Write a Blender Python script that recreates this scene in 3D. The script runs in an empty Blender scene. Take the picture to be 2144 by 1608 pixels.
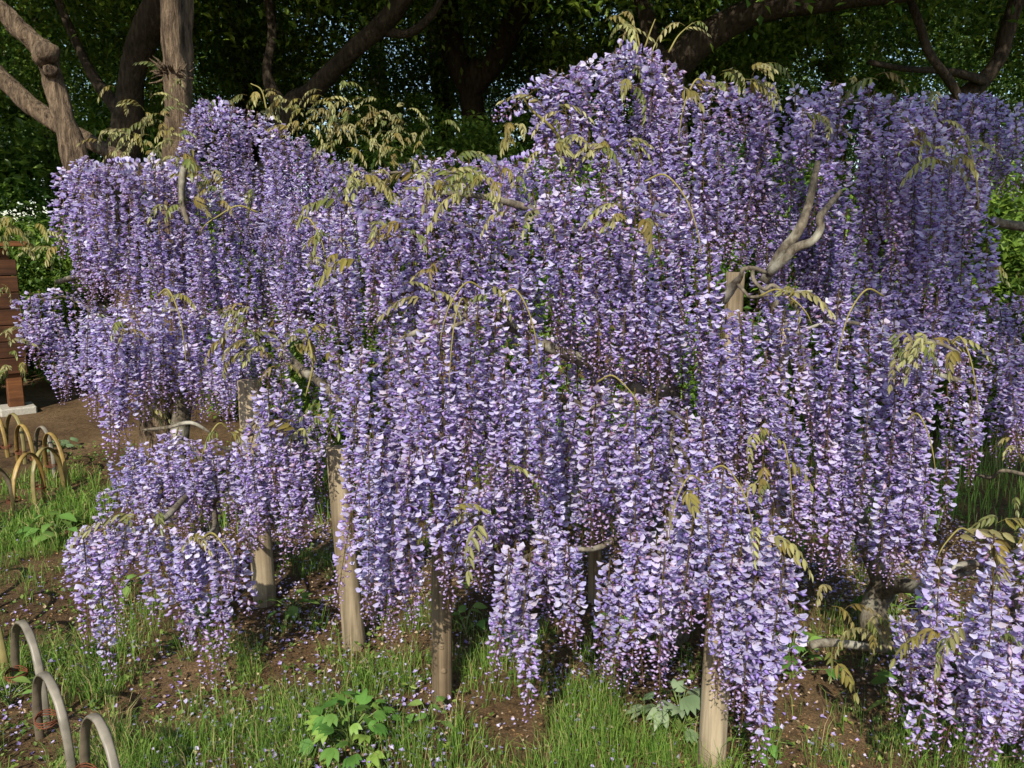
import bpy, math, random
import numpy as np
from mathutils import Vector, Matrix, Euler

R = math.radians
rng = np.random.default_rng(7)
random.seed(7)
scene = bpy.context.scene
COL = scene.collection

# ------------------------------------------------------------------ camera
CAM_H, PITCH, FPX = 1.6, R(10.0), 1683.0          # FPX: focal length in pixels of a 2144 px wide picture
cam_d = bpy.data.cameras.new('camera')
cam_d.sensor_width = 36.0
cam_d.lens = FPX / 2144.0 * 36.0
cam_d.clip_start = 0.05
cam_d.clip_end = 400.0
cam = bpy.data.objects.new('camera', cam_d)
cam.location = (0, 0, CAM_H)
cam.rotation_euler = (R(90) - PITCH, 0, 0)
COL.objects.link(cam)
scene.camera = cam

# ------------------------------------------------------------------ light
SUN_EL, SUN_AZ = 38.0, 13.0        # the sun stands behind the camera, SUN_AZ degrees to its left
sdir = Vector((-math.sin(R(SUN_AZ)) * math.cos(R(SUN_EL)), -math.cos(R(SUN_AZ)) * math.cos(R(SUN_EL)), math.sin(R(SUN_EL))))
world = bpy.data.worlds.new('World')
scene.world = world
world.use_nodes = True
wn = world.node_tree
bg = wn.nodes['Background']
sky = wn.nodes.new('ShaderNodeTexSky')
sky.sky_type = 'NISHITA'
sky.sun_disc = False
sky.sun_elevation = R(SUN_EL)
sky.sun_rotation = math.atan2(sdir.x, sdir.y)
sky.air_density = 1.0
sky.dust_density = 0.6
wn.links.new(sky.outputs[0], bg.inputs[0])
bg.inputs[1].default_value = 0.125
sun_d = bpy.data.lights.new('sun', 'SUN')
sun_d.energy = 4.3
sun_d.angle = R(0.55)
sun_d.color = (1.0, 0.94, 0.84)
sun = bpy.data.objects.new('sun', sun_d)
sun.rotation_euler = (-sdir).to_track_quat('-Z', 'Y').to_euler()
sun.location = sdir * 40
COL.objects.link(sun)
scene.view_settings.view_transform = 'Standard'
scene.view_settings.look = 'None'
scene.view_settings.exposure = 0.5
scene.view_settings.gamma = 1.0
scene.view_settings.use_curve_mapping = False
scene.render.engine = 'CYCLES'
cy = scene.cycles
cy.max_bounces = 5
cy.diffuse_bounces = 2
cy.glossy_bounces = 2
cy.transmission_bounces = 2
cy.transparent_max_bounces = 4
cy.use_denoising = True
cy.caustics_reflective = False
cy.caustics_refractive = False

# ------------------------------------------------------------------ geometry helpers
cp, sp = math.cos(PITCH), math.sin(PITCH)

def at(px, py, Y):
    """world point seen at photograph pixel (px, py) that stands Y metres ahead"""
    cx, cyy = (px - 1072.0) / FPX, (804.0 - py) / FPX
    d = np.array([cx, cp + cyy * sp, -sp + cyy * cp])
    return np.array([0, 0, CAM_H]) + d * (Y / d[1])

def gnd(px, py):
    cx, cyy = (px - 1072.0) / FPX, (804.0 - py) / FPX
    d = np.array([cx, cp + cyy * sp, -sp + cyy * cp])
    t = -CAM_H / d[2]
    return np.array([d[0] * t, d[1] * t, 0.0])

def ppm(Y):            # photograph pixels per metre, Y metres ahead
    return FPX / (Y * 1.03)

def sstep(a, b, x):
    t = np.clip((x - a) / (b - a), 0, 1)
    return t * t * (3 - 2 * t)

_lat = np.random.default_rng(99).random((256, 256))
def vnoise(x, y):
    x, y = np.asarray(x, float), np.asarray(y, float)
    xi, yi = np.floor(x).astype(int), np.floor(y).astype(int)
    fx, fy = x - xi, y - yi
    fx, fy = fx * fx * (3 - 2 * fx), fy * fy * (3 - 2 * fy)
    g = lambda a, b: _lat[a % 256, b % 256]
    return (g(xi, yi) * (1 - fx) + g(xi + 1, yi) * fx) * (1 - fy) + (g(xi, yi + 1) * (1 - fx) + g(xi + 1, yi + 1) * fx) * fy

def fbm(x, y):
    return 0.55 * vnoise(x, y) + 0.3 * vnoise(x * 2.1 + 9, y * 2.1 + 4) + 0.15 * vnoise(x * 4.3 + 2, y * 4.3 + 17)

def ground_z(x, y):
    x, y = np.asarray(x, float), np.asarray(y, float)
    near = 0.03 * (fbm(x * .7, y * .7) - 0.5) + 0.006 * (vnoise(x * 6, y * 6) - 0.5)
    bank = sstep(7.5, 13.0, y) * (0.25 + 2.2 * sstep(-4.0, -1.0, x)) + 0.5 * sstep(6.0, 13.0, y) * (fbm(x * .3 + 5, y * .3) - .5)
    return near + bank

class MB:
    """collects triangles with a colour per vertex"""
    def __init__(self):
        self.v, self.f, self.c, self.n = [], [], [], 0
    def add(self, v, f, c):
        v = np.asarray(v, float).reshape(-1, 3)
        f = np.asarray(f, int).reshape(-1, 3)
        c = np.asarray(c, float)
        if c.ndim == 1:
            c = np.tile(c[:3], (len(v), 1))
        self.v.append(v); self.f.append(f + self.n); self.c.append(c[:, :3]); self.n += len(v)
    def tube(self, pts, rad, sides=8, c=(1, 1, 1), wob=0.0, cap=True, seed=0):
        pts = np.asarray(pts, float); n = len(pts)
        rad = np.broadcast_to(np.asarray(rad, float), (n,)).copy()
        tg = np.gradient(pts, axis=0); tg /= np.linalg.norm(tg, axis=1)[:, None] + 1e-12
        up = np.array([0.31, 0.17, 0.93]) if abs(tg[0] @ np.array([0.31, 0.17, 0.93])) < 0.9 else np.array([1.0, 0.1, 0.0])
        a = np.cross(tg[0], up); a /= np.linalg.norm(a)
        ang = np.linspace(0, 2 * np.pi, sides, endpoint=False)
        lr = np.random.default_rng(seed + 5)
        ph = lr.random(3) * 6.28
        V = []
        for i in range(n):
            a = a - tg[i] * (a @ tg[i]); a /= np.linalg.norm(a)
            b = np.cross(tg[i], a)
            rr = rad[i] * (1 + wob * (np.sin(2 * ang + ph[0] + i * .45) * .5 + np.sin(3 * ang + ph[1] - i * .7) * .35 + lr.normal(0, .22, sides)))
            V.append(pts[i] + rr[:, None] * (np.cos(ang)[:, None] * a + np.sin(ang)[:, None] * b))
        V = np.concatenate(V)
        F = []
        for i in range(n - 1):
            for j in range(sides):
                k = (j + 1) % sides
                p, q, r_, s = i * sides + j, i * sides + k, (i + 1) * sides + k, (i + 1) * sides + j
                F += [(p, q, r_), (p, r_, s)]
        if cap:
            V = np.vstack([V, pts[0], pts[-1]])
            for j in range(sides):
                k = (j + 1) % sides
                F += [(k, j, n * sides), ((n - 1) * sides + j, (n - 1) * sides + k, n * sides + 1)]
        self.add(V, F, c)
    def mesh(self, name, mat, smooth=True, shift=None):
        v = np.concatenate(self.v).astype(np.float32); f = np.concatenate(self.f).astype(np.int32)
        c = np.concatenate(self.c).astype(np.float32)
        if shift is not None:
            v = v - np.asarray(shift, np.float32)
        me = bpy.data.meshes.new(name)
        me.vertices.add(len(v)); me.vertices.foreach_set('co', v.ravel())
        me.loops.add(f.size); me.loops.foreach_set('vertex_index', f.ravel())
        me.polygons.add(len(f))
        me.polygons.foreach_set('loop_start', np.arange(0, f.size, 3, dtype=np.int32))
        me.polygons.foreach_set('loop_total', np.full(len(f), 3, np.int32))
        me.polygons.foreach_set('use_smooth', np.full(len(f), smooth, bool))
        at_ = me.attributes.new('Col', 'FLOAT_COLOR', 'POINT')
        at_.data.foreach_set('color', np.hstack([c, np.ones((len(c), 1), np.float32)]).astype(np.float32).ravel())
        me.materials.append(mat)
        me.update(calc_edges=True)
        me.validate()
        return me

def link(name, mesh, parent=None, loc=(0, 0, 0), rot=(0, 0, 0), scale=1.0):
    o = bpy.data.objects.new(name, mesh)
    COL.objects.link(o)
    if parent is not None:
        o.parent = parent
    o.location = tuple(float(a) for a in loc)
    o.rotation_euler = rot
    o.scale = (scale,) * 3 if np.isscalar(scale) else scale
    return o

def thing(name, label, cat, loc=(0, 0, 0), group=None):
    o = bpy.data.objects.new(name, None)
    o.empty_display_size = 0.1
    COL.objects.link(o)
    o.location = tuple(float(a) for a in loc)
    tag(o, label, cat, group)
    return o

def tag(o, label, cat, group=None, kind=None):
    if label: o['label'] = label
    if cat: o['category'] = cat
    if group: o['group'] = group
    if kind: o['kind'] = kind
    return o

def smooth_path(pts, k=6):
    """Catmull-Rom through the control points (any number of columns)"""
    p = np.asarray(pts, float)
    if len(p) < 3:
        t = np.linspace(0, 1, k + 1)[:, None]
        return p[0] * (1 - t) + p[-1] * t
    q = np.vstack([2 * p[0] - p[1], p, 2 * p[-1] - p[-2]])
    out = []
    for i in range(1, len(q) - 2):
        for t in np.linspace(0, 1, k, endpoint=False):
            a, b, c, d = q[i - 1], q[i], q[i + 1], q[i + 2]
            out.append(0.5 * (2 * b + (c - a) * t + (2 * a - 5 * b + 4 * c - d) * t * t + (3 * b - a - 3 * c + d) * t ** 3))
    out.append(p[-1])
    return np.array(out)

def rotmat(e):
    return np.array(Euler(e).to_matrix())

def srgb(r, g, b):
    f = lambda u: u / 12.92 if u <= 0.04045 else ((u + 0.055) / 1.055) ** 2.4
    return np.array([f(r / 255), f(g / 255), f(b / 255)])

# ------------------------------------------------------------------ materials
def new_mat(name):
    m = bpy.data.materials.new(name)
    m.use_nodes = True
    nt = m.node_tree
    nt.nodes.clear()
    out = nt.nodes.new('ShaderNodeOutputMaterial')
    return m, nt, out

def leafy(name, transl=0.35, rough=0.55, spec=0.25, vary=0.12, hue=0.02, tint=(1, 1, 1), sheen=0.0):
    """thin petals and leaves: vertex colour, a little variation by object, light passing through"""
    m, nt, out = new_mat(name)
    N, L = nt.nodes.new, nt.links.new
    at_ = N('ShaderNodeAttribute'); at_.attribute_name = 'Col'
    oi = N('ShaderNodeObjectInfo')
    hsv = N('ShaderNodeHueSaturation')
    mr = N('ShaderNodeMapRange'); mr.inputs[3].default_value = 0.5 - hue; mr.inputs[4].default_value = 0.5 + hue
    L(oi.outputs['Random'], mr.inputs[0]); L(mr.outputs[0], hsv.inputs['Hue'])
    m2 = N('ShaderNodeMath'); m2.operation = 'MULTIPLY'; m2.inputs[1].default_value = 7.31
    m3 = N('ShaderNodeMath'); m3.operation = 'FRACT'
    mv = N('ShaderNodeMapRange'); mv.inputs[3].default_value = 1 - vary; mv.inputs[4].default_value = 1 + vary
    L(oi.outputs['Random'], m2.inputs[0]); L(m2.outputs[0], m3.inputs[0]); L(m3.outputs[0], mv.inputs[0]); L(mv.outputs[0], hsv.inputs['Value'])
    L(at_.outputs['Color'], hsv.inputs['Color'])
    p = N('ShaderNodeBsdfPrincipled')
    p.inputs['Roughness'].default_value = rough
    p.inputs['Specular IOR Level'].default_value = spec
    if sheen:
        p.inputs['Sheen Weight'].default_value = sheen
        p.inputs['Sheen Roughness'].default_value = 0.4
    tr = N('ShaderNodeBsdfTranslucent')
    mx = N('ShaderNodeMixShader'); mx.inputs[0].default_value = transl
    L(hsv.outputs[0], p.inputs['Base Color']); L(hsv.outputs[0], tr.inputs['Color'])
    L(p.outputs[0], mx.inputs[1]); L(tr.outputs[0], mx.inputs[2]); L(mx.outputs[0], out.inputs[0])
    return m

def ramp(nt, cols, fac):
    r = nt.nodes.new('ShaderNodeValToRGB')
    e = r.color_ramp.elements
    while len(e) < len(cols): e.new(0.5)
    for el, (p, c) in zip(e, cols):
        el.position = p; el.color = (*c, 1)
    nt.links.new(fac, r.inputs[0])
    return r.outputs[0]

def bark(name, dark, light, scale=(14, 14, 2.2), bump=0.6, rough=0.9, lichen=None, dist=0.02):
    m, nt, out = new_mat(name)
    N, L = nt.nodes.new, nt.links.new
    tc = N('ShaderNodeTexCoord')
    mp = N('ShaderNodeMapping'); mp.inputs['Scale'].default_value = scale
    L(tc.outputs['Object'], mp.inputs[0])
    n1 = N('ShaderNodeTexNoise'); n1.inputs['Scale'].default_value = 3.0; n1.inputs['Detail'].default_value = 6; n1.inputs['Roughness'].default_value = .65
    L(mp.outputs[0], n1.inputs[0])
    n2 = N('ShaderNodeTexNoise'); n2.inputs['Scale'].default_value = 5.0; n2.inputs['Detail'].default_value = 3
    L(tc.outputs['Object'], n2.inputs[0])
    c = ramp(nt, [(0.3, dark), (0.5, tuple((a + b) / 2 for a, b in zip(dark, light))), (0.68, light)], n1.outputs[0])
    mx = N('ShaderNodeMix'); mx.data_type = 'RGBA'; mx.blend_type = 'MULTIPLY'; mx.inputs[0].default_value = 0.6
    L(c, mx.inputs[6]); L(ramp(nt, [(0.3, (.45, .43, .4)), (0.65, (1, 1, 1))], n2.outputs[0]), mx.inputs[7])
    col = mx.outputs[2]
    if lichen is not None:
        n3 = N('ShaderNodeTexNoise'); n3.inputs['Scale'].default_value = 9.0; n3.inputs['Detail'].default_value = 5
        L(tc.outputs['Object'], n3.inputs[0])
        m2 = N('ShaderNodeMix'); m2.data_type = 'RGBA'
        L(ramp(nt, [(0.52, (0, 0, 0)), (0.66, (.8, .8, .8))], n3.outputs[0]), m2.inputs[0])
        L(col, m2.inputs[6]); m2.inputs[7].default_value = (*lichen, 1)
        col = m2.outputs[2]
    p = N('ShaderNodeBsdfPrincipled'); p.inputs['Roughness'].default_value = rough; p.inputs['Specular IOR Level'].default_value = .2
    b = N('ShaderNodeBump'); b.inputs['Strength'].default_value = bump; b.inputs['Distance'].default_value = dist
    L(n1.outputs[0], b.inputs['Height']); L(b.outputs[0], p.inputs['Normal'])
    L(col, p.inputs['Base Color']); L(p.outputs[0], out.inputs[0])
    return m

def soil_mat():
    m, nt, out = new_mat('soil')
    N, L = nt.nodes.new, nt.links.new
    tc = N('ShaderNodeTexCoord')
    def noise(s, d, r=.6):
        n = N('ShaderNodeTexNoise'); n.inputs['Scale'].default_value = s; n.inputs['Detail'].default_value = d; n.inputs['Roughness'].default_value = r
        L(tc.outputs['Object'], n.inputs[0]); return n.outputs[0]
    a, b, c = noise(1.3, 5), noise(28, 6, .75), noise(150, 4, .8)
    c1 = ramp(nt, [(0.32, srgb(84, 66, 48)), (0.5, srgb(114, 92, 66)), (0.7, srgb(140, 116, 86))], a)
    c2 = ramp(nt, [(0.32, (.32, .3, .28)), (0.52, (1, 1, 1)), (0.72, (1.35, 1.25, 1.1))], b)
    c3 = ramp(nt, [(0.36, (.55, .53, .5)), (0.52, (1, 1, 1)), (0.68, (1.9, 1.7, 1.4))], c)
    x = N('ShaderNodeMix'); x.data_type = 'RGBA'; x.blend_type = 'MULTIPLY'; x.inputs[0].default_value = .9
    L(c1, x.inputs[6]); L(c2, x.inputs[7])
    y = N('ShaderNodeMix'); y.data_type = 'RGBA'; y.blend_type = 'MULTIPLY'; y.inputs[0].default_value = .8
    L(x.outputs[2], y.inputs[6]); L(c3, y.inputs[7])
    p = N('ShaderNodeBsdfPrincipled'); p.inputs['Roughness'].default_value = .95; p.inputs['Specular IOR Level'].default_value = .15
    ad = N('ShaderNodeMath'); ad.operation = 'ADD'; L(b, ad.inputs[0]); L(c, ad.inputs[1])
    bm = N('ShaderNodeBump'); bm.inputs['Strength'].default_value = .9; bm.inputs['Distance'].default_value = .02
    L(ad.outputs[0], bm.inputs['Height']); L(bm.outputs[0], p.inputs['Normal'])
    L(y.outputs[2], p.inputs['Base Color']); L(p.outputs[0], out.inputs[0])
    return m

def wood_mat(name, dark, light, axis=2, along=1.4, across=55, bump=.35):
    m, nt, out = new_mat(name)
    N, L = nt.nodes.new, nt.links.new
    tc = N('ShaderNodeTexCoord'); oi = N('ShaderNodeObjectInfo')
    ad = N('ShaderNodeVectorMath'); ad.operation = 'ADD'
    L(tc.outputs['Object'], ad.inputs[0])
    cm = N('ShaderNodeCombineXYZ'); mu = N('ShaderNodeMath'); mu.operation = 'MULTIPLY'; mu.inputs[1].default_value = 13.0
    L(oi.outputs['Random'], mu.inputs[0])
    for i in range(3): L(mu.outputs[0], cm.inputs[i])
    L(cm.outputs[0], ad.inputs[1])
    mp = N('ShaderNodeMapping'); s = [across] * 3; s[axis] = along; mp.inputs['Scale'].default_value = s
    L(ad.outputs[0], mp.inputs[0])
    n1 = N('ShaderNodeTexNoise'); n1.inputs['Scale'].default_value = 1.0; n1.inputs['Detail'].default_value = 7; n1.inputs['Roughness'].default_value = .6
    L(mp.outputs[0], n1.inputs[0])
    n2 = N('ShaderNodeTexNoise'); n2.inputs['Scale'].default_value = 4.5; n2.inputs['Detail'].default_value = 4
    L(ad.outputs[0], n2.inputs[0])
    c = ramp(nt, [(0.3, dark), (0.62, light)], n1.outputs[0])
    x = N('ShaderNodeMix'); x.data_type = 'RGBA'; x.blend_type = 'MULTIPLY'; x.inputs[0].default_value = .75
    L(c, x.inputs[6]); L(ramp(nt, [(0.32, (.42, .37, .32)), (0.6, (1, 1, 1))], n2.outputs[0]), x.inputs[7])
    p = N('ShaderNodeBsdfPrincipled'); p.inputs['Roughness'].default_value = .8; p.inputs['Specular IOR Level'].default_value = .25
    b = N('ShaderNodeBump'); b.inputs['Strength'].default_value = bump; b.inputs['Distance'].default_value = .006
    L(n1.outputs[0], b.inputs['Height']); L(b.outputs[0], p.inputs['Normal'])
    L(x.outputs[2], p.inputs['Base Color']); L(p.outputs[0], out.inputs[0])
    return m

def vcol_mat(name, rough=.7, spec=.3, speck=.35, scale=30):
    m, nt, out = new_mat(name)
    N, L = nt.nodes.new, nt.links.new
    at_ = N('ShaderNodeAttribute'); at_.attribute_name = 'Col'
    tc = N('ShaderNodeTexCoord')
    n = N('ShaderNodeTexNoise'); n.inputs['Scale'].default_value = scale; n.inputs['Detail'].default_value = 5
    L(tc.outputs['Object'], n.inputs[0])
    x = N('ShaderNodeMix'); x.data_type = 'RGBA'; x.blend_type = 'MULTIPLY'; x.inputs[0].default_value = 1
    L(at_.outputs['Color'], x.inputs[6]); L(ramp(nt, [(0.3, (1 - speck,) * 3), (0.62, (1.05,) * 3)], n.outputs[0]), x.inputs[7])
    p = N('ShaderNodeBsdfPrincipled'); p.inputs['Roughness'].default_value = rough; p.inputs['Specular IOR Level'].default_value = spec
    b = N('ShaderNodeBump'); b.inputs['Strength'].default_value = .25; b.inputs['Distance'].default_value = .004
    L(n.outputs[0], b.inputs['Height']); L(b.outputs[0], p.inputs['Normal'])
    L(x.outputs[2], p.inputs['Base Color']); L(p.outputs[0], out.inputs[0])
    return m

M_PETAL = leafy('wisteria_petal', transl=.46, rough=.6, spec=.2, vary=.10, hue=.012)
M_WLEAF = leafy('young_wisteria_leaf', transl=.28, rough=.5, spec=.3, vary=.2, hue=.015, sheen=.25)
M_TLEAF = leafy('evergreen_leaf', transl=.42, rough=.38, spec=.4, vary=.12, hue=.012)
M_GRASS = leafy('grass_blade', transl=.30, rough=.5, spec=.3, vary=0, hue=0)
M_WEED = leafy('weed_leaf', transl=.30, rough=.5, spec=.3, vary=.15, hue=.012)
M_FALLEN = leafy('fallen_petal', transl=.2, rough=.7, spec=.15, vary=0, hue=0)
M_SOIL = soil_mat()
M_VINE = bark('wisteria_bark', srgb(54, 47, 38), srgb(134, 124, 106), scale=(22, 22, 10), bump=.5, dist=.008, lichen=srgb(168, 164, 146))
M_SHOOT = vcol_mat('green_shoot', rough=.6, speck=.2)
M_PALEBARK = bark('pale_ridged_bark', srgb(56, 44, 33), srgb(166, 142, 114), scale=(15, 15, 2.6), bump=1.0, dist=.08)
M_DARKBARK = bark('dark_evergreen_bark', srgb(34, 28, 22), srgb(80, 69, 55), scale=(9, 9, 2.0), bump=.9, dist=.05)
M_POST = wood_mat('weathered_post', srgb(104, 92, 72), srgb(172, 156, 128))
M_POSTB = wood_mat('brown_weathered_post', srgb(78, 66, 50), srgb(140, 122, 96))
M_BOARD = wood_mat('stained_board', srgb(70, 42, 24), srgb(122, 78, 44), axis=0, along=1.5, across=30)
M_PLANK = wood_mat('shaded_stained_plank', srgb(48, 29, 18), srgb(86, 54, 32), axis=0, along=1.5, across=30)  # stained wood as on the posts, shade on the planks put into the colour
M_STONE = vcol_mat('concrete', rough=.9, speck=.3, scale=60)
M_BAMBOO = vcol_mat('bamboo', rough=.45, spec=.4, speck=.4, scale=18)
M_WIRE = vcol_mat('rusty_wire', rough=.8, speck=.4, scale=80)

# ------------------------------------------------------------------ ground
def make_ground():
    xs = np.concatenate([-np.geomspace(90, 6.2, 22), np.linspace(-6, 6, 241), np.geomspace(6.2, 90, 22)])
    ys = np.concatenate([-np.geomspace(60, 1.2, 14), np.linspace(-1, 7, 161), np.geomspace(7.1, 150, 60)])
    X, Y = np.meshgrid(xs, ys)
    V = np.stack([X, Y, ground_z(X, Y)], -1).reshape(-1, 3)
    nx, ny = len(xs), len(ys)
    i = np.arange(ny - 1)[:, None] * nx + np.arange(nx - 1)[None, :]
    i = i.ravel()
    F = np.concatenate([np.stack([i, i + 1, i + nx + 1], 1), np.stack([i, i + nx + 1, i + nx], 1)])
    mb = MB(); mb.add(V, F, (1, 1, 1))
    o = link('ground', mb.mesh('ground', M_SOIL))
    o['kind'] = 'structure'
make_ground()

# grass patches: photograph pixel, radius in metres, strength
PATCH = [(560, 1440, .30, 1.0), (420, 1480, .28, .9), (700, 1420, .22, 1.0), (620, 1540, .30, .8), (860, 1340, .20, .9), (860, 1420, .15, .7),
         (240, 1520, .34, 1.0), (90, 1540, .40, 1.2), (40, 1440, .25, .8), (340, 1590, .35, 1.0), (150, 1600, .4, 1.2), (520, 1600, .3, .9),
         (960, 1480, .18, .9), (1010, 1400, .16, .7), (1040, 1350, .14, .6), (1130, 1530, .30, .9), (1270, 1450, .26, 1.0), (1330, 1550, .28, .9),
         (1230, 1590, .25, .7), (1480, 1590, .2, .8), (1620, 1590, .2, .5), (1830, 1540, .16, .6), (1720, 1580, .18, .5),
         (1860, 1330, .22, .6), (2050, 1600, .3, .6), (250, 1370, .15, .6), (330, 1340, .15, .5), (100, 1100, .35, .5), (30, 1150, .35, .6),
         (160, 1000, .4, .35), (60, 1000, .5, .4), (200, 1060, .3, .4), (250, 1290, .2, .3), (680, 1180, .2, .3), (660, 960, .5, .5),
         (780, 1540, .25, .25), (900, 1570, .3, .35), (1060, 1590, .3, .4), (1400, 1400, .2, .4), (640, 1330, .15, .3)]

def patch_density(x, y):
    d = np.zeros_like(x)
    for px, py, r, s in PATCH:
        g = gnd(px, py)
        d = np.maximum(d, s * np.exp(-((x - g[0]) ** 2 + (y - g[1]) ** 2) / (2 * (r * .62) ** 2)))
    n = fbm(x * 4 + 3, y * 4 + 8)
    d = d * sstep(.36, .54, n)
    d = d + .10 * sstep(.55, .75, fbm(x * 2.3 + 40, y * 2.3))
    return d

def make_grass():
    mb = MB()
    # tufts share a centre so that blades fan out
    n = 110000
    x = rng.uniform(-3.4, 3.0, n); y = rng.uniform(1.25, 5.5, n)
    keep = rng.random(n) < np.clip(patch_density(x, y), 0, 1) * .34 * np.clip(3.4 / (y + .6), .35, 1)
    x, y = x[keep], y[keep]
    K = 12
    cx, cyy = np.repeat(x, K), np.repeat(y, K)
    m = len(cx)
    bx, by = cx + rng.normal(0, .016, m), cyy + rng.normal(0, .016, m)
    hgt = rng.uniform(.04, .15, m) * (0.5 + .8 * np.repeat(rng.random(len(x)), K))
    az = np.arctan2(by - cyy, bx - cx) + rng.normal(0, .6, m)
    lean = rng.uniform(.15, .75, m)
    # tall dark grass further back
    n2 = 5200
    x2 = np.concatenate([rng.uniform(1.9, 4.2, 2200), rng.uniform(-1.8, 0.8, 3000)]); y2 = rng.uniform(4.2, 7.0, n2)
    bx, by = np.concatenate([bx, x2]), np.concatenate([by, y2])
    hgt = np.concatenate([hgt, rng.uniform(.08, .34, n2)]); az = np.concatenate([az, rng.uniform(0, 6.28, n2)])
    lean = np.concatenate([lean, rng.uniform(.1, .6, n2)])
    m = len(bx)
    bz = ground_z(bx, by) - .004
    w = rng.uniform(.0008, .0014, m) * (1 + 1.2 * (by > 4))
    dx, dy = np.cos(az), np.sin(az)
    sx, sy = -dy, dx
    turn = rng.uniform(0, 3.14, m)
    sx, sy = np.cos(turn), np.sin(turn)
    B = np.stack([bx, by, bz], 1); S = np.stack([sx, sy, 0 * sx], 1) * w[:, None]
    mid = B + np.stack([dx * lean * hgt * .3, dy * lean * hgt * .3, hgt * .62], 1)
    tip = B + np.stack([dx * lean * hgt * 1.05, dy * lean * hgt * 1.05, hgt * (1 - .35 * lean)], 1)
    V = np.stack([B - S, B + S, mid - S * .8, mid + S * .8, tip], 1).reshape(-1, 3)
    i = np.arange(m)[:, None] * 5
    F = np.concatenate([i + np.array([0, 1, 3]), i + np.array([0, 3, 2]), i + np.array([2, 3, 4])])
    t = rng.random(m)[:, None]
    c = srgb(66, 104, 36) * (1 - t) + srgb(138, 168, 74) * t
    dry = rng.random(m) < np.where((bx < -1.2) & (by < 2.6), .32, .08)
    c[dry] = srgb(176, 158, 112)
    mb.add(V, F, np.repeat(c, 5, axis=0))
    o = link('grass', mb.mesh('grass', M_GRASS, smooth=False))
    tag(o, 'fine green grass growing in tufts on the brown soil', 'grass', kind='stuff')
make_grass()

def leaf_quads(mb, pos, size, asp, tilt, cols, cup=.25, lite=False):
    """many small folded leaves: base, two sides, tip"""
    n = len(pos)
    az = rng.uniform(0, 2 * np.pi, n)
    ti = rng.normal(tilt[0], tilt[1], n)
    d = np.stack([np.cos(az) * np.cos(ti), np.sin(az) * np.cos(ti), np.sin(ti)], 1)
    s = np.stack([-np.sin(az), np.cos(az), np.zeros(n)], 1)
    roll = rng.normal(0, .5, n)
    nrm = np.cross(d, s)
    s = s * np.cos(roll)[:, None] + nrm * np.sin(roll)[:, None]
    nrm = np.cross(d, s)
    L = (size * rng.uniform(.7, 1.25, n))[:, None]
    W = L * asp * .5
    base = pos; tip = pos + d * L - nrm * L * .08
    mid = pos + d * L * .48 - nrm * L * cup * .2
    a = pos + d * L * .45 + s * W + nrm * L * cup * .25
    b = pos + d * L * .45 - s * W + nrm * L * cup * .25
    if lite:
        V = np.stack([base, a, tip, b], 1).reshape(-1, 3)
        i = np.arange(n)[:, None] * 4
        mb.add(V, np.concatenate([i + np.array([0, 1, 2]), i + np.array([0, 2, 3])]), np.repeat(cols, 4, axis=0))
        return
    V = np.stack([base, a, tip, b, mid], 1).reshape(-1, 3)
    i = np.arange(n)[:, None] * 5
    F = np.concatenate([i + np.array([0, 1, 4]), i + np.array([1, 2, 4]), i + np.array([2, 3, 4]), i + np.array([3, 0, 4])])
    mb.add(V, F, np.repeat(cols, 5, axis=0))

def make_ground_cover():
    mb = MB()
    n = 26000
    x = rng.uniform(-3.4, 3.0, n); y = rng.uniform(1.3, 6.2, n)
    dens = .8 * sstep(.45, .66, fbm(x * 3.1 + 70, y * 3.1 + 3)) + .35 * sstep(.5, .7, fbm(x * 9, y * 9 + 31)) + .25 * patch_density(x, y)
    dens += .5 * (x < -1.6) * sstep(.4, .6, fbm(x * 3 + 11, y * 3))
    keep = rng.random(n) < dens * .6
    x, y = x[keep], y[keep]
    K = 3
    x, y = np.repeat(x, K), np.repeat(y, K)
    m = len(x)
    ang = np.tile(np.arange(K) * 2.09, m // K)
    pos = np.stack([x + .005 * np.cos(ang), y + .005 * np.sin(ang), ground_z(x, y) + np.repeat(rng.uniform(.004, .045, m // K), K)], 1)
    t = rng.random(m)[:, None]
    c = srgb(60, 92, 34) * (1 - t) + srgb(138, 158, 72) * t
    leaf_quads(mb, pos, np.repeat(rng.uniform(.010, .024, m // K), K), .7, (.25, .35), c)
    o = link('ground_cover', mb.mesh('ground_cover', M_WEED, smooth=False))
    tag(o, 'low green ground cover of tiny leaves on the soil', 'ground cover', kind='stuff')
make_ground_cover()

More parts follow.
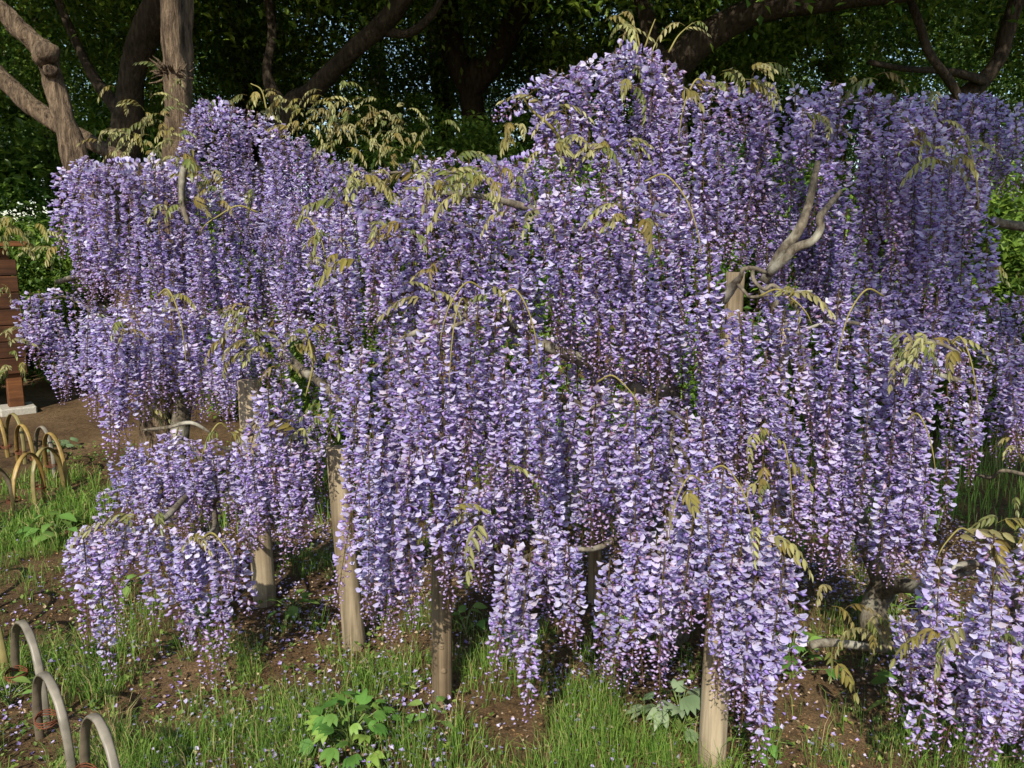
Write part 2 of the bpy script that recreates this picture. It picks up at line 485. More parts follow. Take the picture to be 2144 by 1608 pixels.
def make_fallen():
    mb = MB()
    n = 60000
    x = rng.uniform(-2.9, 2.6, n); y = rng.uniform(1.4, 5.0, n)
    dens = .25 + .9 * sstep(.42, .62, fbm(x * 2.2 + 21, y * 2.2 + 60))
    dens *= sstep(-2.3, -1.4, x) * .8 + .1
    keep = rng.random(n) < dens * .85
    x, y = x[keep], y[keep]; m = len(x)
    pos = np.stack([x, y, ground_z(x, y) + rng.uniform(.003, .014, m) + .04 * (rng.random(m) < .12)], 1)
    t = rng.random(m)[:, None]
    c = srgb(206, 196, 224) * (1 - t) + srgb(150, 128, 188) * t
    br = rng.random(m) < .38
    c[br] = srgb(196, 172, 142) * rng.uniform(.55, 1.0, (br.sum(), 1))
    leaf_quads(mb, pos, rng.uniform(.009, .018, m), .85, (.1, .35), c, cup=.6)
    o = link('fallen_petals', mb.mesh('fallen_petals', M_FALLEN, smooth=False))
    tag(o, 'fallen pale lilac petals scattered over the soil under the wisteria', 'petals', kind='stuff')
    # dry crumbs of leaf and bark
    mb = MB()
    n = 60000
    x = rng.uniform(-3.2, 3.0, n); y = rng.uniform(1.3, 6.0, n)
    keep = rng.random(n) < .25 + .7 * sstep(.4, .6, fbm(x * 3 + 51, y * 3 + 6))
    x, y = x[keep], y[keep]; m = len(x)
    pos = np.stack([x, y, ground_z(x, y) + rng.uniform(.001, .006, m)], 1)
    t = rng.random((m, 1)) ** 1.6
    c = srgb(70, 46, 30) * (1 - t) + srgb(182, 146, 100) * t
    leaf_quads(mb, pos, rng.uniform(.005, .016, m), .55, (.05, .3), c, cup=.5)
    o = link('leaf_litter', mb.mesh('leaf_litter', M_FALLEN, smooth=False))
    tag(o, 'brown crumbs of dry leaf litter lying on the bare soil', 'leaf litter', kind='stuff')
make_fallen()

# ------------------------------------------------------------------ wooded background
def crown_mesh(name, seed, nclump, per, rx, rz, leaf, cols, low=-.75):
    r = np.random.default_rng(seed)
    P = []
    for _ in range(nclump):
        while True:
            q = r.uniform(-1, 1, 3)
            l = np.linalg.norm(q)
            if l < 1 and r.random() < .25 + .75 * l and q[2] > low: break
        k = int(per * r.uniform(.6, 1.4))
        cr = r.uniform(.07, .17)
        p = q * np.array([rx, rx, rz]) + r.normal(0, 1, (k, 3)) * np.array([cr, cr, cr * .55]) * rx * .9
        P.append(p)
    P = np.concatenate(P); n = len(P)
    t = r.random(n)[:, None] ** 1.3
    c = cols[0] * (1 - t) + cols[1] * t
    mb = MB()
    leaf_quads(mb, P, np.full(n, leaf), .52, (-.25, .55), c, lite=True)
    return mb.mesh(name, M_TLEAF, smooth=False)

G1 = (srgb(62, 94, 36), srgb(142, 168, 66))
G2 = (srgb(60, 92, 38), srgb(136, 164, 66))
CROWNS = [crown_mesh('crown_%d' % i, 31 + i, 140, 400, 3.9, 3.7, .10, G1 if i != 1 else G2) for i in range(3)]
SHRUB = [crown_mesh('shrub_crown_%d' % i, 71 + i, 50, 330, 1.4, 1.2, .085, G2) for i in range(2)]

SPARSE = crown_mesh('sparse_crown', 91, 120, 150, 1.5, 1.5, .08, G1)

def limb(name, pts, mat, parent, origin, sides=12, wob=.12, k=6, seed=0):
    """pts: (px, py, Y, radius in metres) control points"""
    W = np.array([[*at(a, b, c), d] for a, b, c, d in pts])
    W = smooth_path(W, k)
    mb = MB()
    mb.tube(W[:, :3], np.abs(W[:, 3]), sides, wob=wob, seed=seed)
    return link(name, mb.mesh(name, mat, shift=origin), parent)

def tree(label, base, trunk, limbs, crown, crown_loc, crown_rot, crown_scale, mat=M_DARKBARK, name='evergreen_tree', group=None, extra=None):
    """trunk and limbs: control points in world metres (x, y, z, radius)"""
    root = thing(name, label, 'tree', base, group)
    W = smooth_path(np.array(trunk, float), 6)
    mb = MB(); mb.tube(W[:, :3], W[:, 3], 14, wob=.12, seed=len(label))
    link('trunk', mb.mesh('trunk', mat, shift=base), root)
    for j, lb in enumerate(limbs):
        W = smooth_path(np.array(lb, float), 6)
        mb = MB(); mb.tube(W[:, :3], W[:, 3], 10, wob=.14, seed=j)
        link('limb', mb.mesh('limb', mat, shift=base), root)
    if crown is not None:
        link('crown', crown, root, np.array(crown_loc) - np.array(base), (0, 0, crown_rot), crown_scale)
    return root

def pxr(px, py, Y, wpx):
    p = at(px, py, Y); return [*p, wpx / 2 / ppm(Y)]

# the big evergreen whose flared foot shows above the flowers
b = at(1005, 330, 13.0)
tree('big dark evergreen tree with flared foot and two rising limbs', b,
     [[*(b + [0, 0, -.6]), .5], pxr(1005, 300, 13, 68), pxr(992, 240, 13, 46), pxr(985, 180, 12.9, 44), pxr(1010, 130, 12.8, 40)],
     [[pxr(985, 200, 12.95, 38), pxr(1035, 130, 12.7, 42), pxr(1070, 60, 12.4, 44), pxr(1100, 0, 12, 46), pxr(1120, -120, 11.5, 44), pxr(1180, -320, 11, 30)],
      [pxr(985, 200, 12.95, 36), pxr(955, 120, 13, 46), pxr(935, 40, 13, 48), pxr(930, -60, 13, 46), pxr(900, -300, 13, 30)]],
     CROWNS[0], (-.4, 12.6, 8.2), .4, (1.25, 1.1, 1.15))
# left tree with a long limb sloping up to the right
b = np.array([-3.1, 9.6, ground_z(-3.1, 9.6)])
tree('dark evergreen tree with one long straight limb sloping up', b,
     [[*(b + [0, 0, -.3]), .24], [b[0] + .05, 9.6, 1.6, .18], pxr(600, 245, 9.6, 40), pxr(650, 195, 9.5, 38), pxr(740, 105, 9.2, 36), pxr(820, 30, 9, 36), pxr(880, -60, 8.8, 34), pxr(1000, -260, 8.5, 22)],
     [[pxr(810, 68, 9.1, 18), pxr(860, 68, 9.0, 17), pxr(905, 30, 8.9, 14), pxr(930, -20, 8.8, 12)],
      [pxr(600, 245, 9.6, 34), pxr(560, 160, 9.7, 22), pxr(570, 60, 9.8, 18), pxr(540, -100, 9.9, 14)]],
     CROWNS[1], (-1.9, 10.0, 7.4), 2.1, (1.0, 1.0, 1.1))
# left dark upright
b = np.array([-4.6, 9.2, ground_z(-4.6, 9.2)])
tree('dark evergreen tree with a leaning black trunk behind the pale trunks', b,
     [[*(b + [0, 0, -.3]), .27], [-4.55, 9.2, 1.2, .22], pxr(262, 300, 9.2, 62), pxr(275, 170, 9.1, 50), pxr(300, 80, 9, 52), pxr(335, -10, 8.9, 50), pxr(360, -200, 8.8, 40)],
     [[pxr(265, 250, 9.15, 36), pxr(190, 150, 9.3, 20), pxr(130, 20, 9.4, 14), pxr(80, -120, 9.5, 10)]],
     CROWNS[2], (-4.6, 9.4, 7.2), 4.0, (1.05, 1.05, 1.1))
# right tree with the long heavy limb
b = np.array([1.9, 9.2, ground_z(1.9, 9.2)])
tree('dark evergreen tree with a heavy limb reaching over the flowers', b,
     [[*(b + [0, 0, -.4]), .34], [1.85, 9.2, 1.6, .27], pxr(1400, 180, 9.2, 66), pxr(1430, 120, 9.1, 58), pxr(1530, 45, 8.9, 56), pxr(1640, 8, 8.7, 52), pxr(1760, -6, 8.5, 46), pxr(1960, -30, 8.2, 36), pxr(2200, -120, 8, 20)],
     [[pxr(1400, 190, 9.2, 54), pxr(1365, 90, 9.4, 36), pxr(1340, -30, 9.5, 30), pxr(1300, -220, 9.6, 20)]],
     CROWNS[0], (1.9, 9.5, 7.3), 3.3, (1.0, 1.0, 1.1))
b = np.array([4.7, 9.6, ground_z(4.7, 9.6)])
tree('dark evergreen tree with thin crooked branches above the right of the flowers', b,
     [[*(b + [0, 0, -.4]), .2], [4.75, 9.6, 2.6, .17], pxr(2075, 150, 9.5, 26), pxr(2110, 60, 9.5, 30), pxr(2150, -80, 9.4, 26), pxr(2180, -260, 9.3, 16)],
     [[pxr(2010, 210, 8.9, 14), pxr(1985, 165, 8.8, 17), pxr(1945, 110, 8.7, 17), pxr(1925, 50, 8.7, 15), pxr(1890, -40, 8.7, 13)],
      [pxr(2060, 170, 9.4, 18), pxr(1990, 150, 9.2, 14), pxr(1900, 145, 9.0, 12), pxr(1820, 130, 8.8, 9)]],
     CROWNS[1], (4.6, 8.7, 7.2), 1.1, (1.15, 1.2, 1.1))
b = np.array([-7.6, 10.4, ground_z(-7.6, 10.4)])
tree('dark evergreen tree behind the wooden notice board', b,
     [[*(b + [0, 0, -.3]), .3], [-7.5, 10.4, 2.5, .22], [-7.4, 10.2, 6, .14]],
     [[[-7.5, 10.4, 2.5, .12], [-6.8, 10.0, 3.4, .09], [-6.2, 9.8, 4.6, .05]]],
     CROWNS[0], (-7.6, 10.6, 6.9), 5.2, (1.1, 1.0, 1.0))
b = np.array([8.2, 11.5, ground_z(8.2, 11.5)])
tree('dark evergreen tree at the far right end of the wood', b,
     [[*(b + [0, 0, -.3]), .3], [8.1, 11.4, 4.5, .22], [8.0, 11.2, 8, .14]], [],
     CROWNS[2], (7.9, 11.4, 7.4), .7, (1.1, 1.0, 1.1))
# second rank, hidden but for gaps
for i, (x, y, cz) in enumerate([(-9.5, 17, 6.0), (-5.2, 16, 5.8), (-1.6, 17.5, 6.6), (2.4, 16.2, 6.8), (6.4, 17, 6.6), (11, 17.5, 6.6), (-13.5, 15, 6.0)]):
    b = np.array([x, y, float(ground_z(x, y))])
    tree('dark evergreen tree in the rear rank of the wood', b,
         [[*(b + [0, 0, -.3]), .3], [x + .2, y, 3.5, .22], [x - .1, y, 7, .12]], [],
         CROWNS[i % 3], (x, y, cz), i * 1.7, (1.15, 1.0, 1.2), group='evergreen trees of the rear rank')
for i in range(6):
    x, y = -19 + i * 7.6, 25 + 2 * math.sin(i * 2.1)
    b = np.array([x, y, float(ground_z(x, y))])
    tree('tall dark evergreen tree far back in the wood', b,
         [[*(b + [0, 0, -.3]), .4], [x + .2, y, 4.5, .3], [x - .1, y, 9, .15]], [],
         CROWNS[i % 3], (x, y, 6.0), i * 2.3, (1.25, 1.0, 1.6), group='evergreen trees far back in the wood')
# a row of low evergreen shrubs closes the view under the crowns
for i, (x, y, s) in enumerate([(-8.4, 9.4, 1.0), (-6.9, 9.2, .95), (-5.6, 8.9, .9), (-4.0, 10.2, 1.0), (-2.4, 9.0, .9), (-.6, 10.0, .9), (.9, 9.4, .9), (2.6, 9.2, 1.0), (4.3, 9.0, 1.1), (6.2, 9.4, 1.1), (.1, 12.0, .6), (-1.7, 12.2, .8), (1.8, 12.0, 1.1), (3.8, 12.4, 1.2), (-1.3, 6.6, .5), (.2, 6.9, .55), (1.5, 6.4, .5), (2.8, 6.8, .6), (4.2, 6.5, .6), (-2.4, 7.6, .5), (-10.4, 11.6, 1.7), (-8.4, 12.2, 1.7), (-6.4, 11.8, 1.5), (-12.6, 12.6, 1.9)]):
    z = float(ground_z(x, y))
    lowrow = y < 8
    root = thing('evergreen_shrub', 'knee high evergreen shrub on the open ground behind the wisteria' if lowrow else 'dark evergreen shrub at the foot of the wood', 'shrub', (x, y, z), 'low shrubs behind the wisteria' if lowrow else 'shrubs at the foot of the wood')
    mb = MB()
    for a in range(4):
        th = a * 1.6 + i
        mb.tube(smooth_path([[0, 0, -.05], [.1 * math.cos(th), .1 * math.sin(th), .4], [.35 * math.cos(th), .35 * math.sin(th), .9 * s]], 4), np.linspace(.03, .012, 9), 6, wob=.1)
    link('stem', mb.mesh('stem', M_DARKBARK), root)
    link('crown', SHRUB[i % 2], root, (0, 0, .95 * s), (0, 0, i * 1.3), s)
# a tree that stands behind the camera and throws dappled shade over the right of the flowers
b = np.array([4.6, -5.2, 0.0])
tree('tall broadleaf tree on the near side throwing shade over the flowers', b,
     [[4.6, -5.2, -.3, .2], [4.4, -5.1, 3, .15], [1.6, -4.7, 6, .09]], [[[4.4, -5.1, 3, .1], [5.2, -5.4, 5, .07], [5.8, -5.6, 6.5, .04]]],
     SPARSE, (2.1, -3.2, 7.2), 1.0, (1.5, 1.6, 1.05), name='broadleaf_tree')

# ------------------------------------------------------------------ pale pruned tree at the left
b = gnd(350, 1010); b = np.array([b[0], 4.75, 0]); b[0] = at(352, 900, 4.75)[0]
root = thing('pale_tree', 'pale ridged tree with a double trunk rising through the wisteria', 'tree', b)
YT = 4.75
mb = MB(); W = smooth_path(np.array([[b[0] - .02, YT, -.1, .13], pxr(355, 880, YT, 72), pxr(358, 700, YT, 66), pxr(362, 430, YT, 62), pxr(372, 250, YT, 58), pxr(368, 160, YT, 52), pxr(360, 90, YT, 46), pxr(357, 0, YT, 42), pxr(352, -150, YT, 36), pxr(350, -400, YT, 24)]), 7)
mb.tube(W[:, :3], W[:, 3] * .84, 18, wob=.10, seed=3); link('trunk', mb.mesh('trunk', M_PALEBARK, shift=b), root)
mb = MB(); W = smooth_path(np.array([pxr(378, 260, YT + .05, 34), pxr(388, 190, YT + .08, 28), pxr(389, 100, YT + .1, 26), pxr(391, 40, YT + .12, 24), pxr(393, -80, YT + .15, 20), pxr(400, -300, YT + .2, 14)]), 7)
mb.tube(W[:, :3], W[:, 3], 14, wob=.12, seed=4); link('trunk', mb.mesh('trunk', M_PALEBARK, shift=b), root)
mb = MB()
lr = np.random.default_rng(3)
for i in range(46):            # the ragged collar of cut sprouts
    a = lr.uniform(0, 6.28); c0 = at(362 + lr.normal(0, 2), 157 + lr.normal(0, 2.5), YT)
    d = np.array([math.cos(a), math.sin(a), lr.normal(.1, .25)])
    mb.tube([c0 + d * .05, c0 + d * .085, c0 + d * lr.uniform(.1, .13) + [0, 0, lr.normal(0, .012)]], [.008, .006, .002], 5)
link('sprout_collar', mb.mesh('sprout_collar', M_PALEBARK, shift=b), root)
mb = MB(); W = smooth_path(np.array([pxr(352, 430, YT + .02, 40), pxr(300, 370, YT + .1, 38), pxr(240, 325, YT + .15, 34), pxr(180, 292, YT + .2, 36), pxr(130, 268, YT + .25, 38), pxr(70, 225, YT + .3, 40), pxr(20, 180, YT + .35, 42), pxr(-40, 120, YT + .4, 42), pxr(-150, 0, YT + .5, 36)]), 7)
mb.tube(W[:, :3], W[:, 3] * .84, 14, wob=.13, seed=6); link('limb', mb.mesh('limb', M_PALEBARK, shift=b), root)
link('crown', CROWNS[2], root, np.array([-2.1, 5.6, 5.6]) - b, (0, 0, 2), (.42, .36, .26))

b2 = np.array([at(318, 900, 4.6)[0], 4.6, 0])
root = thing('leaning_tree', 'leaning pale trunk with a knobbly pruning scar beside the wisteria', 'tree', b2)
YT = 4.6
mb = MB(); W = smooth_path(np.array([[b2[0], YT, -.1, .12], pxr(312, 760, YT, 62), pxr(268, 610, YT, 60), pxr(205, 450, YT, 60), pxr(160, 335, YT, 58), pxr(138, 260, YT, 50), pxr(120, 200, YT, 46), pxr(106, 150, YT, 46), pxr(92, 112, YT, 50), pxr(72, 88, YT, 44), pxr(42, 62, YT, 42), pxr(10, 28, YT, 40), pxr(-40, -20, YT, 38), pxr(-180, -160, YT, 30)]), 7)
mb.tube(W[:, :3], W[:, 3] * .84, 18, wob=.13, seed=11); link('trunk', mb.mesh('trunk', M_PALEBARK, shift=b2), root)
mb = MB()
mb.tube(smooth_path(np.array([at(86, 118, YT - .02), at(98, 112, YT - .07), at(106, 118, YT - .10)]), 4), [.05, .062, .066, .064, .06, .058, .054, .045, .03], 16, wob=.22, seed=2)
mb.tube(smooth_path(np.array([at(98, 140, YT - .02), at(107, 148, YT - .07), at(109, 150, YT - .085)]), 3), [.03, .036, .036, .034, .03, .026, .016], 12, wob=.3, seed=8)
link('pruning_scar', mb.mesh('pruning_scar', M_PALEBARK, shift=b2), root)
link('crown', CROWNS[0], root, np.array([-4.6, 5.4, 5.6]) - b2, (0, 0, 1), (.36, .32, .24))

# ------------------------------------------------------------------ notice board at the left
def box(mb, c, s, rot=None, col=(1, 1, 1), bev=.006):
    """box with chamfered edges"""
    hx, hy, hz = [a / 2 for a in s]
    import itertools
    V = []
    for sx, sy, sz in itertools.product((-1, 1), repeat=3):
        V += [(sx * hx, sy * (hy - bev), sz * (hz - bev)), (sx * (hx - bev), sy * hy, sz * (hz - bev)), (sx * (hx - bev), sy * (hy - bev), sz * hz)]
    import bmesh
    bm = bmesh.new()
    for v in V: bm.verts.new(v)
    bmesh.ops.convex_hull(bm, input=bm.verts)
    bmesh.ops.triangulate(bm, faces=bm.faces)
    bm.verts.index_update()
    v = np.array([tuple(q.co) for q in bm.verts]); f = [[q.index for q in p.verts] for p in bm.faces]
    bm.free()
    if rot is not None: v = v @ rot.T
    mb.add(v + np.asarray(c), f, col)

YB = 7.5
foot = at(36, 862, YB); foot[2] = 0
root = thing('notice_board', 'brown wooden notice board of stacked planks on a square post', 'notice board', foot)
root.rotation_euler = (0, 0, R(38))
mb = MB(); box(mb, (0, 0, .03), (.30, .30, .08), col=srgb(170, 164, 150), bev=.012); link('footing', mb.mesh('footing', M_STONE, smooth=False), root)
mb = MB(); box(mb, (0, 0, .8), (.13, .13, 1.5), bev=.008); link('post', mb.mesh('post', M_BOARD, smooth=False), root)
mb = MB(); box(mb, (-1.5, 0, .8), (.13, .13, 1.5), bev=.008); link('post', mb.mesh('post', M_BOARD, smooth=False), root)
mb = MB(); box(mb, (-1.5, 0, .03), (.30, .30, .08), col=srgb(170, 164, 150), bev=.012); link('footing', mb.mesh('footing', M_STONE, smooth=False), root)
for i in range(7):
    mb = MB(); box(mb, (0, 0, 0), (1.72, .036, .146), bev=.006)
    link('plank', mb.mesh('plank', M_PLANK, smooth=False), root, (-.75, -.085 - .002 * (i % 2), .46 + i * .152))
mb = MB(); box(mb, (-.75, -.03, 1.585), (1.95, .34, .05), bev=.008); link('cap_board', mb.mesh('cap_board', M_BOARD, smooth=False), root)

# ------------------------------------------------------------------ support posts
def post(px, py, wpx, ztop, label, mat, lean=(0, 0), seed=0, name='support_post', knots=()):
    g = gnd(px, py); Y = g[1]
    g[2] = float(ground_z(g[0], g[1]))
    r = wpx / 2 / (FPX / math.hypot(Y, CAM_H)) * 1.02
    n = 26
    z = np.linspace(-.12, ztop, n)
    lr = np.random.default_rng(seed)
    rr = r * (1.04 - .06 * np.linspace(0, 1, n) + .012 * np.sin(z * 9 + seed) + lr.normal(0, .006, n))
    pts = np.stack([lean[0] * z + .004 * np.sin(z * 4 + seed), lean[1] * z, z], 1)
    mb = MB(); mb.tube(pts, rr, 26, wob=.018, seed=seed)
    for kz, ka in knots:
        c0 = np.array([lean[0] * kz, lean[1] * kz, kz]) + r * .93 * np.array([math.cos(ka), math.sin(ka), 0])
        d = np.array([math.cos(ka), math.sin(ka), 0])
        mb.tube([c0 - d * .004, c0 + d * .002, c0 + d * .0045, c0 + d * .005], [.012, .011, .008, .004], 12, wob=.12, seed=3)
    o = link(name, mb.mesh(name, mat), None, g)
    tag(o, label, 'post')
    return o
post(553, 1262, 42, 1.02, 'round grey wooden post nearest the pale double trunk, gnarled twigs against it', M_POST, (-.01, 0), 1)
post(741, 1352, 42, .82, 'smooth pale tan round post just left of the brown knotted post', M_POST, (-.045, .02), 2)
post(926, 1468, 38, .98, 'brown knotted round post with wet dark streaks in a grass tuft', M_POSTB, (.02, 0), 3, knots=((.22, 4.6), (.27, 4.35), (.13, 4.95)))
post(1492, 1606, 50, .90, 'pale round post with racemes hanging down on both sides to the grass', M_POST, (.015, .03), 4)
post(1598, 1400, 26, 1.3, 'thin grey round post standing in the shade behind the racemes', M_POST, (0, 0), 5)
post(1505, 1330, 34, 1.49, 'tall grey post whose flat top shows beside the forked grey branch', M_POST, (0, 0), 6)
post(782, 1300, 16, .62, 'thin short brown stake behind the hanging racemes', M_POSTB, (0, 0), 7, 'stake')
post(1243, 1260, 26, 1.3, 'slim orange brown post behind the gap in the flowers', M_POSTB, (0, 0), 8)

# ------------------------------------------------------------------ bamboo hoop fences
def hoop_mesh(span, h, seed, tone):
    lr = np.random.default_rng(seed)
    n = 40
    t = np.linspace(0, np.pi, n)
    cx = -np.cos(t) * span / 2
    cz = np.sin(t) ** .72 * h
    cx = np.concatenate([[cx[0] - .004], cx, [cx[-1] + .004]]); cz = np.concatenate([[-.10], cz, [-.10]])
    P = np.stack([cx, np.zeros(n + 2), cz], 1)
    P[:, 1] += .006 * np.sin(np.linspace(0, 3, n + 2) + seed)
    tg = np.gradient(P, axis=0); tg /= np.linalg.norm(tg, axis=1)[:, None]
    nr = np.stack([-tg[:, 2], 0 * tg[:, 0], tg[:, 0]], 1)       # outward
    w = .0135 * (1 + .05 * np.sin(np.arange(n + 2) * .9)); th = .004
    node = np.zeros(n + 2); node[[9, 21, 33]] = .003
    V, C = [], []
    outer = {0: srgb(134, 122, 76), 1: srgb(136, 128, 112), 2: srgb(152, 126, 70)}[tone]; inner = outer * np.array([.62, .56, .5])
    for i in range(n + 2):
        o_ = nr[i] * (th + node[i]); yv = np.array([0, w[i], 0])
        V += [P[i] - yv - nr[i] * th, P[i] - yv * .96 + o_ * .5, P[i] - yv * .5 + o_ * 1.25, P[i] + yv * .5 + o_ * 1.25, P[i] + yv * .96 + o_ * .5, P[i] + yv - nr[i] * th, P[i] - nr[i] * th * .2]
        g = 1 + .16 * np.sin(i * .31 + seed) + lr.normal(0, .03)
        o2 = outer * g * (0.75 if node[i] else 1)
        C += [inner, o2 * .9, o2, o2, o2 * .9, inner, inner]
    F = []
    for i in range(n + 1):
        for j in range(7):
            k = (j + 1) % 7
            p, q = i * 7, (i + 1) * 7
            F += [(p + j, q + j, q + k), (p + j, q + k, p + k)]
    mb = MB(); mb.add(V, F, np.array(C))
    return mb

def hoop_fence(label, feet, h, tones, seed):
    """feet: list of pairs of ground points"""
    g0 = np.array(feet[0][0]); root = thing('hoop_fence', label, 'fence', g0)
    for i, (a, c) in enumerate(feet):
        a, c = np.array(a), np.array(c)
        m = (a + c) / 2; span = np.linalg.norm((c - a)[:2])
        ang = math.atan2(c[1] - a[1], c[0] - a[0])
        off = np.array([-math.sin(ang), math.cos(ang), 0]) * (.012 if i % 2 else -.012)
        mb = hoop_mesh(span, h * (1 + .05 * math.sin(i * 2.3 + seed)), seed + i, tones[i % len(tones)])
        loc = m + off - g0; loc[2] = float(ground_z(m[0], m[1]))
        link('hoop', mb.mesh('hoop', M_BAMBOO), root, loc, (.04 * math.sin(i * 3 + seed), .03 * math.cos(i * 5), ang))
        # wire lashing where two hoops cross
        for e in (c,):
            mb = MB()
            d = (c - a) / span; q = e - d * .05
            for k in range(3):
                z = .085 + k * .006
                th = np.linspace(0, 2 * np.pi, 13)
                ring = np.stack([q[0] - g0[0] + d[0] * .045 * np.cos(th) - d[1] * .034 * np.sin(th), q[1] - g0[1] + d[1] * .045 * np.cos(th) + d[0] * .034 * np.sin(th), np.full(13, z) + .004 * np.sin(th * 2 + k)], 1)
                mb.tube(ring, .0022, 5, c=srgb(110, 62, 40), cap=False)
            link('wire_tie', mb.mesh('wire_tie', M_WIRE), root)
    return root
def run(a, step, n, span):
    a, step = np.array([*a, 0.0]), np.array([*step, 0.0])
    d = step / np.linalg.norm(step) * span / 2
    return [(a + step * k - d, a + step * k + d) for k in range(n)]
hoop_fence('row of grey split bamboo hoops in the dry grass leading to the front', run((-1.15, 2.0), (-.265, .275), 6, .33), .30, [1, 1, 1, 0], 3)
hoop_fence('far run of yellow and olive bamboo hoops turning a corner on the bare soil', run((-2.956, 4.96), (.0, -.262), 5, .34)[::-1] + run((-3.08, 5.28), (-.208, .17), 5, .34), .33, [0, 2, 1, 2], 8)

# ------------------------------------------------------------------ wisteria: racemes
BAN = np.array([(t, s) for t in (0, .38, .75, 1) for s in (-1, 0, 1)])
PAL_BAN = [srgb(222, 216, 248), srgb(214, 206, 245), srgb(230, 225, 249), srgb(207, 196, 241)]
PAL_WING = [srgb(188, 164, 226), srgb(200, 180, 231), srgb(172, 147, 216)]
COL_STEM = srgb(108, 92, 48); COL_CALYX = srgb(158, 112, 138)

def flower(mb, org, az, lr, size, openness, fade, ped):
    """one pea flower at the end of its stalk: banner, keel with wings, calyx, stalk"""
    ca, sa = math.cos(az), math.sin(az)
    M = np.array([[ca, -sa, 0], [sa, ca, 0], [0, 0, 1]])
    droop = lr.normal(-.05, .22) - (.45 if openness < .5 else 0)
    pe = np.array([ped * math.cos(droop), 0, ped * math.sin(droop)])
    pm = np.array([ped * .5, 0, pe[2] * .5 + .003])
    r = .0006
    V = []
    for q in (np.zeros(3), pm, pe):
        V += [q + (0, r, 0), q + (0, -r * .6, r), q + (0, -r * .6, -r)]
    F = []
    for i in (0, 3):
        for j in range(3):
            k = (j + 1) % 3
            F += [(i + j, i + k, i + 3 + k), (i + j, i + 3 + k, i + 3 + j)]
    mb.add(np.array(V) @ M.T + org, F, np.vstack([np.tile(COL_STEM, (6, 1)), np.tile(COL_CALYX, (3, 1))]))
    tw = lr.normal(0, .24); pit = lr.normal(.02, .22); rl = lr.normal(0, .25)
    T = M @ rotmat((rl, -pit, tw))
    C = org + M @ pe
    ban = PAL_BAN[lr.integers(4)] * lr.uniform(.9, 1.06); wing = PAL_WING[lr.integers(3)] * lr.uniform(.85, 1.15)
    if fade > 0:
        ban = ban * (1 - fade) + srgb(226, 206, 204) * fade; wing = wing * (1 - fade * .7) + srgb(186, 150, 170) * fade * .7
    # calyx
    s = size
    cal = np.array([(-.002, 0, 0), (.004, .003, .0028), (.004, -.003, .0028), (.004, 0, -.0036)]) * (s / .02)
    mb.add(cal @ T.T + C, [(0, 1, 2), (0, 2, 3), (0, 3, 1)], COL_CALYX * lr.uniform(.8, 1.2))
    if openness > .5:
        t, u = BAN[:, 0], BAN[:, 1]
        w = np.interp(t, [0, .38, .75, 1], [.12, .42, .50, .12]) * s * lr.uniform(.9, 1.12)
        rise = lr.uniform(.12, .5); fold = lr.uniform(.12, .55)
        x = (t - .25 * rise * t * t) * s * 1.02
        z = rise * s * t * t * .95 + .10 * s - np.abs(u) * w * fold
        V = np.stack([x, u * w, z], 1)
        V[:, 2] += (u != 0) * (t > .9) * -.0015
        F = []
        for i in range(3):
            for j in range(2):
                a = i * 3 + j
                F += [(a, a + 3, a + 4), (a, a + 4, a + 1)]
        cc = np.tile(ban, (12, 1))
        cc[(t < .2)] = srgb(224, 214, 220) * .95
        cc[(t > .9)] = ban * .93 + wing * .07
        mb.add(V @ T.T + C, F, cc)
        # keel and wings, a small pointed boat under the banner
        l = s * lr.uniform(.8, 1.0); dr = lr.uniform(-.55, -.15)
        V = np.array([(.002, 0, 0), (l * .55, .0045 * s / .02, .001), (l * .55, -.0045 * s / .02, .001), (l * .5, 0, .005), (l * .6, 0, -.0065), (l, 0, -.001)])
        V[:, 2] += V[:, 0] * dr
        mb.add(V @ T.T + C, [(0, 3, 1), (0, 2, 3), (0, 1, 4), (0, 4, 2), (5, 1, 3), (5, 3, 2), (5, 4, 1), (5, 2, 4)], np.array([wing * 1.1, wing, wing, wing * 1.15, wing * .85, wing * .7]))
    else:
        # a closed or half open bud
        l = s * lr.uniform(.95, 1.3); k = .0044 * s / .02 * (1 + .4 * openness)
        V = np.array([(.001, 0, 0), (l * .62, k, .0005), (l * .62, -k, .0005), (l * .58, 0, k * 1.1), (l * .62, 0, -k * 1.1), (l, 0, .002)])
        V[:, 2] += -V[:, 0] * lr.uniform(.1, .8) + (V[:, 0] / l) ** 2 * .004
        ban = ban * .45 + srgb(206, 176, 210) * .55; bc = ban * .5 + wing * .5
        mb.add(V @ T.T + C, [(0, 3, 1), (0, 2, 3), (0, 1, 4), (0, 4, 2), (5, 1, 3), (5, 3, 2), (5, 4, 1), (5, 2, 4)], np.array([COL_CALYX, bc, bc, ban, wing, ban]))

